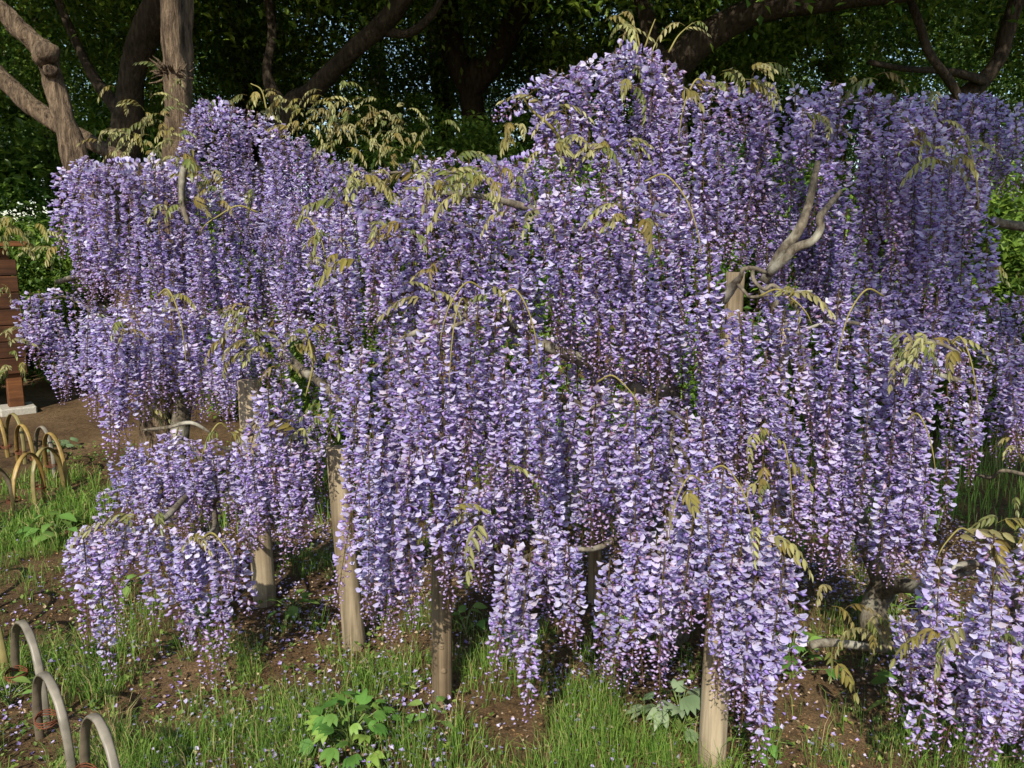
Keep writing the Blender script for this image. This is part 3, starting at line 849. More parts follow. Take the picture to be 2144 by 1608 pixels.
def raceme_mesh(seed, L):
    lr = np.random.default_rng(1000 + seed)
    mb = MB()
    n = 12
    t = np.linspace(0, 1, n)
    sway = lr.normal(0, .018, 2); ph = lr.uniform(0, 6.28, 2)
    ax = np.stack([sway[0] * np.sin(t * 2.6 + ph[0]) - sway[0] * np.sin(ph[0]), sway[1] * np.sin(t * 2.4 + ph[1]) - sway[1] * np.sin(ph[1]), -t * L], 1)
    mb.tube(ax, np.linspace(.0021, .0009, n), 5, c=COL_STEM, cap=False)
    nf = int(L * lr.uniform(180, 215))
    bare = lr.uniform(.004, .025) / L
    az = lr.uniform(0, 6.28)
    bud0 = lr.uniform(.56, .84)
    full = lr.uniform(.85, 1.0)
    for i in range(nf):
        u = bare + (1 - bare) * (i + lr.uniform(0, .8)) / nf
        u = min(u, 1)
        az += 2.399 + lr.normal(0, .3)
        if lr.random() < .06: continue
        org = np.array([np.interp(u, t, ax[:, k]) for k in range(3)])
        taper = 1.0 - .62 * sstep(bud0 - .12, 1.03, u)
        op = 1.0 if u < bud0 + lr.normal(0, .05) else lr.uniform(0, .5)
        fade = max(0, .75 - u / .18) * lr.random() if u < .2 else (.5 if lr.random() < .04 else 0)
        if u < .22 and lr.random() < .12: op, fade = .3, .8
        flower(mb, org, az, lr, .0248 * lr.uniform(.86, 1.1) * (taper if op < .6 else max(taper, .8)), op, fade, .0195 * lr.uniform(.75, 1.2) * (.15 + .85 * taper) * full)
    return mb.mesh('raceme_%02d' % seed, M_PETAL, smooth=True)

RAC = {}
sd = 0
for L in (.24, .36, .48, .60, .74, .9):
    RAC[L] = []
    for _ in range(3 if L in (.24, .74) else 4):
        RAC[L].append(raceme_mesh(sd, L)); sd += 1

# ------------------------------------------------------------------ wisteria: compound leaves
def pinnate_leaf(seed, L, pairs, ll, droop, tone):
    lr = np.random.default_rng(500 + seed)
    mb = MB()
    n = 10
    t = np.linspace(0, 1, n)
    P = np.stack([L * t * (1 - .12 * t), .05 * L * np.sin(t * 2 + seed), L * (.55 * t - .95 * t * t)], 1)
    mb.tube(P, np.linspace(.0012, .0006, n), 4, c=srgb(132, 120, 60), cap=False)
    A, B, S = srgb(112, 98, 40), srgb(88, 96, 38), srgb(160, 160, 112)
    base = {0: A, 1: B, 2: .55 * A + .45 * S}[tone]
    def leaflet(o, d, l, c):
        d = d / np.linalg.norm(d)
        s = np.cross(d, (0, 0, 1.0)); s /= np.linalg.norm(s) + 1e-9
        roll = lr.normal(0, .7); nn = np.cross(s, d)
        s, nn = s * math.cos(roll) + nn * math.sin(roll), nn * math.cos(roll) - s * math.sin(roll)
        ks = np.array([0, .22, .5, .78, 1]); ws = np.array([.02, .16, .19, .12, .004]) * l
        V, C = [], []
        for k, w in zip(ks, ws):
            m_ = o + d * l * k + np.array([0, 0, -1]) * l * .22 * k * k * droop
            V += [m_ - s * w + nn * w * .55, m_, m_ + s * w + nn * w * .55]
            C += [c, c * 1.25, c]
        F = []
        for i in range(4):
            for j in range(2):
                a = i * 3 + j
                F += [(a, a + 1, a + 4), (a, a + 4, a + 3)]
        mb.add(V, F, np.array(C))
    for i in range(pairs):
        u = .22 + .74 * i / (pairs - 1)
        o = np.array([np.interp(u, t, P[:, k]) for k in range(3)])
        tg = np.array([np.interp(u, t, np.gradient(P[:, k])) for k in range(3)]); tg /= np.linalg.norm(tg)
        young = u ** 1.5
        for s in (-1, 1):
            d = tg * (.55 + .3 * u) + np.array([0, s, 0]) * lr.uniform(.5, .9) * (1 - .35 * young) + np.array([0, 0, -1]) * droop * lr.uniform(.7, 1.4) * (.6 + .6 * young)
            c = (base * (1 - .35 * young) + S * .35 * young) * lr.uniform(.8, 1.2)
            leaflet(o, d, ll * lr.uniform(.85, 1.1) * (1.05 - .4 * young), c)
    leaflet(P[-1], tg + np.array([0, 0, -.6 * droop]), ll * .7, S * .6 + base * .4)
    return mb.mesh('pinnate_leaf_%02d' % seed, M_WLEAF, smooth=False)
LEAF = [pinnate_leaf(i, (.15, .19, .22, .17, .13, .2)[i % 6], (5, 6, 6, 5, 4, 6)[i % 6], (.045, .05, .055, .06, .036, .046)[i % 6], (.9, 1.2, .7, 1.0, 1.4, .6)[i % 6], i % 3) for i in range(12)]

# ------------------------------------------------------------------ wisteria plants
def poly(P, x):
    P = np.array(P, float); return float(np.interp(x, P[:, 0], P[:, 1]))

class Wisteria:
    def __init__(self, label, base):
        self.base = np.array(base, float)
        self.root = thing('wisteria', label, 'wisteria', base, None)
        self.n = 0; self.nl = 0
    def loc(self, p): return np.asarray(p) - self.base
    def branch(self, pts, name='branch', mat=None, sides=9, wob=.14, k=5, seed=0):
        """control points (px, py, Y, width in photograph pixels)"""
        W = smooth_path(np.array([pxr(*q) for q in pts]), k)
        mb = MB(); mb.tube(W[:, :3], np.maximum(W[:, 3], .0012), sides, wob=wob, seed=seed + len(pts))
        return link(name, mb.mesh(name, mat or M_VINE, shift=self.base), self.root)
    def shoot(self, pts, seed=0):
        W = smooth_path(np.array([pxr(*q) for q in pts]), 5)
        mb = MB(); mb.tube(W[:, :3], np.maximum(W[:, 3], .001), 6, c=srgb(132, 122, 66), wob=.05, seed=seed)
        return link('shoot', mb.mesh('shoot', M_SHOOT, shift=self.base), self.root)
    def raceme(self, p, L, tilt=.1):
        key = min(RAC, key=lambda q: abs(q - L))
        me = RAC[key][random.randrange(len(RAC[key]))]
        s = max(.82, min(1.14, L / key))
        az = random.uniform(0, 6.28); tl = abs(random.gauss(0, tilt))
        m = Matrix.Rotation(tl, 4, Vector((math.cos(az), math.sin(az), 0))) @ Matrix.Rotation(random.uniform(0, 6.28), 4, 'Z')
        link('raceme', me, self.root, self.loc(p), m.to_euler(), s)
        self.n += 1
    def region(self, top, bot, Y, thick=.22, dx=42, dy=92, Yb=None, L=(.38, .7), bough=True, rag=40, keep=1.0, fuzz=0):
        """hang racemes in the volume between two outlines; Y ahead at the top, Yb at the bottom"""
        Yb = Y if Yb is None else Yb
        x0, x1 = top[0][0], top[-1][0]
        k = ppm(Y) / ppm(2.5)
        dx, dy = dx * k, dy * k
        nx = max(2, int(round((x1 - x0) / dx)))
        for i in range(nx + 1):
            for_x = x0 + (x1 - x0) * (i + .0) / nx
            row = 0
            y = None
            while True:
                x = for_x + random.uniform(-.45, .45) * dx
                x = min(max(x, x0), x1)
                yt, yb = poly(top, x), poly(bot, x)
                if y is None: y = yt + random.uniform(0, .35) * dy
                ya = y + random.uniform(-.25, .25) * dy if row else y
                f = (ya - yt) / max(yb - yt, 1)
                y += dy; row += 1
                Yc = Y + (Yb - Y) * f
                room = (yb - ya) / ppm(Yc)
                if row > 1 and room < L[0] * .62: break
                if room < .12: break
                if random.random() > keep: continue
                Yp = Yc + abs(random.gauss(0, 1)) * thick * .6 + random.uniform(-.05, .05)
                ln = min(random.uniform(*L), room + random.uniform(-1, .3) * rag / ppm(Yc))
                if room < L[1] * 1.2: ln = min(room, L[1] * 1.1) * random.uniform(.8, 1.03)
                ln = max(ln, .2)
                self.raceme(at(x, ya, Yp), ln, .10)
                if row == 1 and fuzz:            # short side shoots close the crest
                    for _ in range(2):
                        if random.random() < fuzz:
                            xx = min(max(x + random.uniform(-.8, .8) * dx, x0), x1)
                            self.raceme(at(xx, poly(top, xx) + random.uniform(-4, 26) * k, Y + random.uniform(0, .16)), random.uniform(.2, .28), .55)
                if row > 14: break
        if bough:
            xs = np.linspace(x0 + .06 * (x1 - x0), x1 - .06 * (x1 - x0), 6)
            pts = [(x, poly(top, x) + 62 * k + random.uniform(-8, 8), Y + thick * 1.3 + random.uniform(-.05, .05), (11 - 1.3 * j) * k) for j, x in enumerate(xs if random.random() < .5 else xs[::-1])]
            self.branch(pts, seed=self.n)
    def strands(self, Y, lst, twin=1):
        for px, y0, y1 in lst:
            for k in range(twin):
                Yp = Y + random.uniform(-.05, .05) + .1 * k
                j = random.gauss(0, 7)
                self.raceme(at(px + j, y0 + 25 * k + random.gauss(0, 8), Yp), (y1 - y0 - 45 * k) / ppm(Yp) * 1.08, .05)
    def leaf(self, px, py, Y, az=None, s=1.0, pitch=None):
        me = LEAF[random.randrange(len(LEAF))]
        az = random.uniform(math.pi, 2 * math.pi) if az is None else az
        link('leaf', me, self.root, self.loc(at(px, py, Y)), (random.gauss(0, .25), random.gauss(-.05, .3) if pitch is None else pitch, az), s * random.uniform(.5, .78))
        self.nl += 1
    def leaves(self, px, py, Y, n, sx, sy, s=1.0):
        for _ in range(n):
            self.leaf(px + random.gauss(0, sx * .5), py + random.gauss(0, sy * .5), Y + random.uniform(-.08, .12), s=s)

# -------- left wisteria
A = Wisteria('wide lavender wisteria in front of the pale double trunk, its lowest racemes brushing the soil', [at(345, 900, 4.1)[0], 4.1, 0])
A.branch([(372, 1090, 4.1, 40), (376, 900, 4.1, 36), (400, 700, 4.05, 34), (392, 520, 4.0, 30), (384, 420, 3.9, 22), (392, 330, 3.9, 16)], 'trunk', sides=14)
A.branch([(395, 620, 4.05, 24), (470, 600, 3.9, 20), (560, 700, 3.8, 20), (620, 765, 3.4, 20), (668, 800, 3.2, 18), (720, 850, 3.1, 12)], seed=3)
A.branch([(395, 560, 4.0, 22), (300, 520, 3.8, 18), (220, 560, 3.7, 14), (120, 590, 4.0, 10)], seed=4)
A.branch([(392, 430, 3.9, 16), (380, 400, 3.45, 15), (386, 350, 3.4, 13), (380, 420, 3.38, 12), (395, 470, 3.36, 9)], seed=6)
A.branch([(560, 840, 3.2, 7), (545, 865, 3.15, 10), (530, 885, 3.1, 10), (505, 905, 3.05, 9)], 'twig', seed=7)
A.branch([(560, 905, 3.2, 9), (535, 905, 3.15, 11), (510, 915, 3.1, 12), (480, 940, 3.05, 8), (450, 930, 3.0, 6)], 'twig', seed=8)
A.branch([(300, 900, 3.3, 5), (350, 895, 3.25, 8), (400, 885, 3.2, 8), (440, 905, 3.15, 6)], 'twig', seed=10)
A.region([(398, 235), (440, 205), (520, 218), (600, 262), (700, 325), (790, 355)], [(400, 420), (600, 560), (790, 600)], 4.2, fuzz=.6)
A.region([(550, 300), (650, 310), (760, 340), (880, 310)], [(550, 480), (880, 480)], 4.5, dx=60, dy=120)
A.region([(120, 352), (152, 318), (220, 332), (330, 330), (400, 335), (480, 400), (600, 420), (720, 440)], [(115, 560), (165, 640), (240, 650), (400, 720), (650, 720), (720, 740)], 3.6, fuzz=.6)
A.region([(38, 620), (90, 582), (170, 590), (205, 620)], [(40, 740), (110, 845), (170, 830), (205, 760)], 4.0, L=(.3, .55))
A.region([(185, 650), (260, 610), (360, 600), (480, 640), (620, 650), (690, 690)], [(200, 900), (240, 950), (262, 900), (330, 860), (430, 890), (520, 900), (545, 800), (650, 770), (690, 900)], 3.3)
A.strands(3.25, [(205, 650, 880), (222, 770, 950), (236, 690, 930), (250, 620, 840), (450, 640, 860), (480, 700, 900)])
A.region([(260, 660), (400, 640), (560, 660), (680, 700)], [(260, 860), (430, 900), (560, 840), (690, 900)], 3.7, dx=60, dy=110, bough=False)
D = Wisteria('low lavender wisteria arm whose separate strings of racemes nearly touch the petals on the soil', [at(455, 1150, 3.35)[0], 3.35, 0])
D.branch([(455, 1290, 3.35, 26), (462, 1180, 3.35, 22), (440, 1060, 3.3, 20), (420, 960, 3.2, 16), (380, 920, 3.15, 12)], 'trunk', sides=12)
D.branch([(430, 1010, 3.3, 15), (390, 1040, 3.0, 14), (345, 1085, 2.8, 13), (300, 1105, 2.74, 12), (240, 1108, 2.7, 9), (180, 1120, 2.7, 6)], seed=5)
D.branch([(440, 1030, 3.3, 12), (450, 1100, 2.9, 9), (430, 1125, 2.7, 7), (480, 1130, 2.66, 5)], seed=6)
D.branch([(440, 1060, 3.3, 12), (520, 960, 3.15, 12), (580, 955, 3.1, 11), (650, 945, 3.0, 9), (690, 930, 2.9, 7)], 'twig', seed=9)
D.region([(215, 1010), (260, 925), (350, 885), (450, 905), (545, 935)], [(215, 1090), (330, 1140), (470, 1100), (530, 1170), (555, 1110)], 3.0, L=(.26, .45), dx=30, dy=62)
D.region([(545, 785), (600, 780), (650, 850)], [(545, 1010), (600, 1180), (640, 1130), (660, 1000)], 2.95, dx=36, dy=80)
D.strands(2.9, [(560, 800, 1010), (600, 930, 1185), (628, 940, 1150), (645, 850, 1010), (575, 950, 1110), (530, 960, 1150), (500, 930, 1100)])
D.strands(2.62, [(150, 1145, 1275), (172, 1110, 1345), (198, 1090, 1440), (222, 1092, 1340), (262, 1090, 1240), (310, 1110, 1310), (330, 1125, 1350), (372, 1115, 1385), (393, 1130, 1440), (405, 1130, 1350), (448, 1130, 1370), (470, 1128, 1425), (503, 1150, 1290)])
for k, x in enumerate(range(160, 520, 24)):
    D.raceme(at(x, poly([(145, 1135), (200, 1082), (280, 1075), (340, 1105), (420, 1130), (490, 1125), (525, 1180)], x), 2.62 + random.uniform(-.05, .12)), random.uniform(.18, .24), .25)

# -------- centre wisteria
B = Wisteria('full pinkish lavender wisteria hanging in a thick curtain among the round posts', [at(1415, 1200, 2.95)[0], 2.95, 0])
B.branch([(1415, 1335, 2.95, 62), (1412, 1180, 2.95, 56), (1418, 1000, 2.95, 58), (1405, 860, 2.95, 50), (1370, 740, 2.9, 44), (1330, 620, 2.85, 34), (1300, 480, 2.8, 22)], 'trunk', sides=16, wob=.2)
B.branch([(1400, 840, 2.95, 34), (1280, 780, 2.85, 26), (1190, 742, 2.75, 26), (1150, 728, 2.7, 24), (1080, 690, 2.65, 18), (960, 660, 2.6, 14), (820, 720, 2.55, 9)], seed=21)
B.branch([(1410, 1000, 2.95, 30), (1300, 940, 2.75, 20), (1180, 830, 2.6, 14), (1060, 880, 2.55, 10), (980, 950, 2.5, 7)], seed=22)
B.branch([(1415, 1050, 2.95, 24), (1450, 1020, 2.6, 16), (1470, 1060, 2.4, 13), (1500, 1062, 2.22, 11), (1510, 1100, 2.2, 10)], seed=23)
B.branch([(1340, 640, 2.85, 26), (1200, 480, 2.8, 18), (1050, 420, 2.75, 14), (900, 400, 2.7, 9)], seed=24)
B.branch([(1420, 1150, 2.95, 22), (1330, 1110, 2.6, 16), (1240, 1150, 2.4, 11), (1120, 1130, 2.35, 8)], seed=25)
B.region([(690, 620), (900, 560), (1200, 560), (1480, 600)], [(690, 900), (850, 1080), (1100, 1100), (1480, 1120)], 2.8, dx=64, dy=120, bough=False)
B.region([(860, 335), (960, 302), (1040, 335), (1130, 315), (1190, 350)], [(860, 560), (1190, 560)], 3.0, fuzz=.6)
B.region([(715, 420), (800, 392), (900, 395), (980, 440), (1100, 405), (1220, 365), (1340, 362), (1440, 405), (1485, 480)], [(700, 720), (900, 780), (1130, 720), (1160, 700), (1200, 800), (1400, 830), (1485, 760)], 2.55, dx=40, dy=92, fuzz=.4)
B.region([(690, 780), (780, 705), (860, 665), (940, 615), (1040, 585), (1110, 630), (1140, 690)], [(690, 930), (730, 1060), (765, 1290), (790, 1320), (850, 1340), (885, 1240), (940, 1130), (1040, 1090), (1140, 1060)], 2.3, L=(.45, .86), dx=36, dy=92)
B.region([(1050, 860), (1150, 805), (1300, 775), (1400, 790), (1470, 850)], [(1050, 1240), (1080, 1290), (1180, 1250), (1240, 1180), (1300, 1280), (1450, 1200)], 2.35, L=(.4, .7), dx=38, dy=95)
B.region([(1065, 1130), (1120, 1080), (1200, 1110)], [(1060, 1500), (1120, 1420), (1200, 1370)], 2.15, thick=.1, dx=56, L=(.42, .62))
B.region([(1265, 1170), (1330, 1085), (1400, 1090), (1450, 1140)], [(1255, 1420), (1320, 1460), (1400, 1480), (1450, 1330)], 2.12, thick=.1, dx=46, L=(.42, .62))
B.region([(1425, 1050), (1500, 985), (1580, 985), (1635, 1040)], [(1450, 1250), (1500, 1310), (1545, 1330), (1635, 1330)], 2.1, thick=.1, dx=38, L=(.34, .5))
B.region([(1535, 1130), (1590, 1110), (1640, 1150)], [(1535, 1510), (1600, 1600), (1655, 1550)], 2.04, thick=.05, dx=40, L=(.48, .74))
B.region([(965, 1010), (1030, 1000)], [(960, 1190), (1000, 1290), (1035, 1240)], 2.3, thick=.08, dx=40, L=(.36, .55), bough=False)

B.strands(2.2, [(768, 920, 1300), (790, 940, 1335), (825, 950, 1350), (855, 940, 1290), (885, 930, 1230)])
B.strands(2.14, [(1070, 1150, 1400), (1085, 1170, 1505), (1108, 1150, 1430), (1190, 1130, 1370), (1275, 1190, 1430), (1335, 1120, 1450), (1372, 1120, 1440), (1395, 1150, 1485), (1440, 1130, 1320)])
B.strands(2.04, [(1548, 1150, 1500), (1575, 1200, 1560), (1600, 1230, 1600), (1628, 1200, 1565), (1648, 1160, 1450), (1480, 1060, 1320), (1445, 1080, 1300)])
B.strands(2.1, [(1465, 990, 1210), (1492, 978, 1190), (1520, 980, 1200), (1545, 995, 1240)])
B.strands(2.3, [(980, 1020, 1285), (1005, 1000, 1240)])

# -------- right wisteria
Cw = Wisteria('tall bluer wisteria with bare forked grey branches, its racemes partly in shade', [at(1830, 1350, 2.95)[0], 2.95, 0])
Cw.branch([(1828, 1345, 2.95, 62), (1832, 1260, 2.95, 56), (1850, 1215, 2.92, 50), (1800, 1100, 2.95, 46), (1720, 900, 3.0, 44), (1660, 720, 3.05, 36), (1600, 600, 3.0, 24)], 'trunk', sides=16, wob=.2)
Cw.branch([(1840, 1240, 2.94, 40), (1880, 1225, 2.8, 34), (1940, 1230, 2.6, 26), (2010, 1200, 2.4, 18), (2100, 1140, 2.2, 12)], seed=31)
Cw.branch([(1700, 1350, 2.5, 18), (1745, 1345, 2.55, 18), (1800, 1352, 2.6, 19), (1850, 1358, 2.6, 17), (1890, 1335, 2.65, 16)], seed=32)
# the bare forked branches in front of the gap
Cw.branch([(1600, 590, 2.72, 22), (1640, 522, 2.68, 22), (1662, 498, 2.66, 20), (1682, 462, 2.66, 19), (1694, 425, 2.68, 17), (1704, 380, 2.7, 14), (1712, 340, 2.75, 11)], seed=33)
Cw.branch([(1610, 572, 2.7, 20), (1640, 545, 2.64, 19), (1665, 520, 2.62, 18), (1700, 505, 2.6, 17), (1718, 480, 2.6, 16), (1716, 456, 2.6, 15), (1736, 430, 2.62, 12), (1760, 400, 2.66, 9)], seed=34)
Cw.branch([(1512, 628, 2.72, 26), (1532, 602, 2.68, 20), (1550, 580, 2.62, 11), (1556, 564, 2.6, 9), (1580, 562, 2.6, 9), (1602, 570, 2.62, 9)], seed=35)
Cw.branch([(1576, 566, 2.6, 8), (1578, 586, 2.58, 8), (1600, 606, 2.56, 8), (1618, 597, 2.55, 8), (1645, 611, 2.54, 7), (1700, 610, 2.54, 6)], 'twig', seed=36)
Cw.branch([(1545, 595, 2.64, 8), (1560, 612, 2.6, 7), (1572, 622, 2.58, 6), (1610, 617, 2.56, 5)], 'twig', seed=37)
Cw.branch([(1912, 706, 2.5, 7), (1940, 714, 2.48, 9), (1975, 722, 2.46, 8), (2010, 740, 2.45, 5)], 'twig', seed=38)
Cw.branch([(2075, 462, 3.4, 18), (2110, 470, 3.4, 19), (2180, 480, 3.4, 22)], seed=39)
Cw.branch([(2040, 992, 3.1, 7), (2075, 1000, 3.05, 8), (2100, 985, 3.0, 8), (2150, 995, 3.0, 9)], 'twig', seed=40)
Cw.region([(1880, 235), (1950, 198), (2060, 188), (2144, 212), (2220, 225)], [(1880, 480), (2000, 520), (2070, 500), (2095, 400), (2220, 420)], 3.8, fuzz=.6)
Cw.region([(1590, 400), (1680, 360), (1770, 400)], [(1590, 640), (1680, 700), (1790, 720)], 3.15, dx=40, dy=80, bough=False)
Cw.region([(1600, 560), (1760, 590)], [(1600, 800), (1780, 800)], 2.85, dx=50, dy=90, bough=False)
Cw.region([(2060, 760), (2120, 700), (2230, 690)], [(2060, 900), (2110, 990), (2230, 980)], 2.85, bough=False)
Cw.region([(2065, 620), (2144, 592), (2220, 600)], [(2065, 800), (2090, 885), (2144, 830), (2220, 800)], 3.2)
Cw.region([(1125, 215), (1150, 148), (1240, 105), (1310, 88), (1410, 110), (1480, 155), (1560, 155), (1640, 172), (1690, 205)], [(1125, 360), (1300, 470), (1500, 570), (1600, 540), (1640, 490), (1690, 400)], 3.1, fuzz=.6)
Cw.region([(1665, 220), (1740, 168), (1800, 152), (1880, 185), (1960, 262), (2035, 335), (2065, 430)], [(1665, 340), (1700, 360), (1745, 430), (1760, 680), (1900, 860), (2030, 860), (2065, 680)], 2.85, fuzz=.6)
Cw.region([(1505, 650), (1600, 640), (1700, 640), (1750, 600), (1850, 640), (1950, 720), (2035, 745), (2060, 800)], [(1495, 1060), (1620, 1080), (1650, 1160), (1700, 1230), (1830, 1250), (1930, 1260), (1990, 1120), (2045, 990), (2060, 880)], 2.5, L=(.38, .66))
E = Wisteria('low bluish wisteria by the bare horizontal branch, bronze leaves on top, strings reaching the grass', [at(2150, 1400, 2.25)[0], 2.25, 0])
E.branch([(2150, 1560, 2.25, 40), (2140, 1400, 2.25, 34), (2120, 1250, 2.22, 26), (2050, 1180, 2.15, 16), (1960, 1200, 2.1, 9)], 'trunk', sides=12)
E.region([(1885, 1260), (1950, 1155), (2050, 1115), (2144, 1095), (2230, 1095)], [(1885, 1420), (1920, 1620), (2050, 1640), (2230, 1660)], 1.98, thick=.14, L=(.36, .6), dx=46)

Cw.strands(2.58, [(1518, 640, 890), (1540, 655, 930), (1562, 650, 900), (1530, 790, 1050), (1552, 780, 1020), (1500, 700, 950)])
# -------- leaves, hand placed where the photograph shows them
for a in [(290, 205, 4.1, 6, 70, 40), (350, 215, 4.1, 6, 50, 50), (320, 255, 4.05, 7, 90, 40), (240, 285, 3.9, 7, 60, 30), (300, 300, 3.8, 8, 100, 40), (370, 320, 3.6, 6, 60, 40),
          (420, 370, 3.5, 7, 60, 40), (470, 385, 3.4, 5, 60, 30), (380, 440, 3.4, 3, 40, 20), (430, 410, 3.4, 4, 40, 30),
          (560, 205, 4.3, 8, 70, 30), (640, 215, 4.3, 9, 80, 30), (720, 235, 4.3, 10, 90, 40), (800, 255, 4.35, 10, 90, 40), (870, 265, 4.4, 9, 60, 40), (680, 270, 4.2, 14, 120, 40), (620, 225, 4.25, 8, 90, 30), (760, 250, 4.3, 10, 100, 30), (850, 290, 4.3, 8, 70, 40), (330, 290, 3.85, 8, 90, 40), (760, 290, 4.25, 8, 100, 40), (830, 310, 4.2, 7, 80, 40), (720, 325, 4.05, 7, 90, 40), (600, 240, 4.2, 4, 60, 30),
          (60, 490, 3.8, 8, 70, 40), (20, 510, 3.7, 5, 40, 40), (105, 515, 3.7, 5, 40, 30), (15, 610, 3.6, 2, 20, 20), (35, 690, 3.6, 2, 20, 20), (10, 740, 3.5, 3, 20, 30), (45, 760, 3.5, 3, 30, 20),
          (340, 815, 3.7, 6, 40, 60), (370, 850, 3.6, 4, 40, 40), (300, 860, 3.4, 3, 40, 20), (265, 690, 3.2, 3, 40, 30), (350, 620, 3.2, 3, 40, 30),
          (500, 680, 3.0, 7, 60, 40), (570, 720, 2.95, 8, 80, 40), (620, 710, 2.95, 6, 50, 40), (530, 740, 2.95, 4, 50, 20), (650, 890, 2.9, 4, 40, 40), (670, 520, 3.2, 3, 40, 30), (690, 480, 3.2, 3, 40, 30)]:
    A.leaves(*a)
for a in [(270, 1090, 2.6, 5, 60, 20), (220, 1100, 2.6, 3, 30, 20), (480, 910, 2.9, 3, 40, 20), (660, 890, 2.85, 4, 40, 40), (410, 1125, 2.55, 2, 40, 15)]:
    D.leaves(*a)
for a in [(985, 355, 2.5, 8, 60, 40), (940, 400, 2.45, 4, 50, 30), (1000, 420, 2.45, 3, 50, 20), (760, 390, 2.8, 5, 60, 30), (860, 500, 2.45, 3, 50, 30), (910, 560, 2.4, 2, 20, 20), (1070, 390, 2.5, 2, 30, 20),
          (970, 1085, 2.2, 4, 50, 20), (1310, 460, 2.4, 3, 60, 30), (1590, 900, 2.2, 3, 30, 30), (1610, 1130, 2.0, 3, 30, 20), (1030, 600, 2.3, 2, 40, 20), (1010, 1010, 2.3, 2, 40, 30), (820, 480, 2.5, 2, 40, 20), (1440, 1020, 2.15, 2, 30, 20), (720, 400, 2.75, 6, 60, 40), (800, 400, 2.7, 4, 60, 30), (930, 380, 2.5, 5, 60, 30), (1020, 380, 2.45, 5, 60, 30), (1340, 480, 2.35, 4, 60, 40), (720, 560, 2.4, 3, 50, 40), (1600, 960, 2.1, 4, 40, 40), (880, 620, 2.35, 3, 60, 40), (1100, 460, 2.4, 3, 60, 30)]:
    B.leaves(*a)
for a in [(1340, 60, 3.05, 4, 60, 30), (1290, 70, 3.05, 3, 30, 20), (1430, 60, 3.05, 3, 30, 20), (1560, 150, 2.95, 4, 50, 20), (1100, 265, 2.85, 4, 50, 30), (1160, 260, 2.85, 4, 40, 40), (1200, 320, 2.75, 5, 60, 20), (1280, 310, 2.75, 5, 50, 30), (1320, 190, 2.9, 3, 40, 40),
          (1800, 170, 2.8, 3, 60, 20), (1930, 300, 2.6, 4, 60, 40), (1990, 310, 2.6, 4, 40, 40), (1980, 730, 2.4, 4, 50, 20), (1900, 740, 2.4, 3, 40, 30), (1880, 690, 2.4, 2, 30, 20),
          (2070, 560, 3.0, 3, 40, 30), (2120, 900, 3.0, 4, 30, 40), (1780, 1310, 2.5, 5, 80, 20), (1850, 1300, 2.5, 3, 30, 20), (1740, 1370, 2.3, 2, 30, 20), (1740, 1260, 2.5, 3, 40, 30), (1980, 200, 3.6, 2, 40, 20), (1700, 240, 2.8, 4, 60, 40), (1450, 190, 2.9, 3, 60, 30), (1240, 300, 2.7, 5, 60, 30), (1560, 170, 2.9, 5, 60, 30), (1960, 340, 2.55, 4, 70, 40), (2140, 950, 2.8, 4, 30, 40), (1950, 720, 2.35, 5, 60, 30), (1640, 620, 2.5, 3, 40, 20)]:
    Cw.leaves(*a)
for a in [(2130, 1070, 2.1, 4, 30, 40), (2060, 1140, 2.0, 3, 60, 20), (1960, 1340, 1.9, 3, 60, 20), (2080, 1330, 1.85, 2, 40, 30), (2100, 1100, 2.0, 5, 60, 30)]:
    E.leaves(*a)
# long young shoots
Cw.shoot([(1180, 300, 2.9, 7), (1150, 262, 2.86, 6), (1115, 232, 2.84, 5), (1095, 205, 2.83, 3), (1090, 190, 2.83, 2)])
Cw.shoot([(1340, 100, 3.1, 4), (1330, 60, 3.1, 3), (1310, 28, 3.1, 2), (1295, 32, 3.1, 1.5)])
Cw.shoot([(1350, 100, 3.1, 4), (1362, 65, 3.1, 3), (1372, 40, 3.1, 2)])
Cw.shoot([(1400, 110, 3.1, 4), (1420, 75, 3.1, 3), (1450, 48, 3.1, 2)])
A.shoot([(560, 240, 4.3, 4), (548, 190, 4.3, 3), (525, 175, 4.3, 2)])
A.shoot([(640, 690, 3.0, 5), (655, 760, 2.95, 5), (640, 830, 2.93, 3)])
for w, px, py, Y, dx, h in [(B, 1010, 605, 2.22, -90, 120), (B, 1050, 620, 2.22, 80, 150), (B, 980, 640, 2.2, -40, 170), (B, 1480, 990, 2.02, 100, 140), (B, 1470, 1010, 2.05, -70, 120), (B, 1350, 380, 2.45, 120, 160), (B, 1250, 800, 2.25, 90, 60),
                           (Cw, 1590, 620, 2.45, 110, 60), (Cw, 1900, 880, 2.35, 60, 120), (Cw, 1850, 620, 2.4, -100, 160), (Cw, 1990, 720, 2.35, 60, 160), (E, 2040, 1120, 1.9, -80, 60), (Cw, 1480, 180, 2.95, -60, 120), (Cw, 2000, 300, 2.6, 50, 140), (Cw, 1630, 940, 2.3, 30, 150),
                           (A, 540, 445, 3.4, -120, 40), (D, 480, 900, 2.9, -60, 70), (D, 420, 1130, 2.5, 70, 60), (A, 330, 620, 3.1, 60, 140), (A, 620, 470, 3.3, 70, 120)]:
    w.shoot([(px, py, Y, 4.5), (px + dx * .35, py - 14, Y - .03, 4), (px + dx * .7, py + h * .2, Y - .05, 3.2), (px + dx * .9, py + h * .6, Y - .06, 2.6), (px + dx, py + h, Y - .05, 2)])
print('racemes', A.n, D.n, B.n, Cw.n, 'leaves', A.nl, B.nl, Cw.nl)

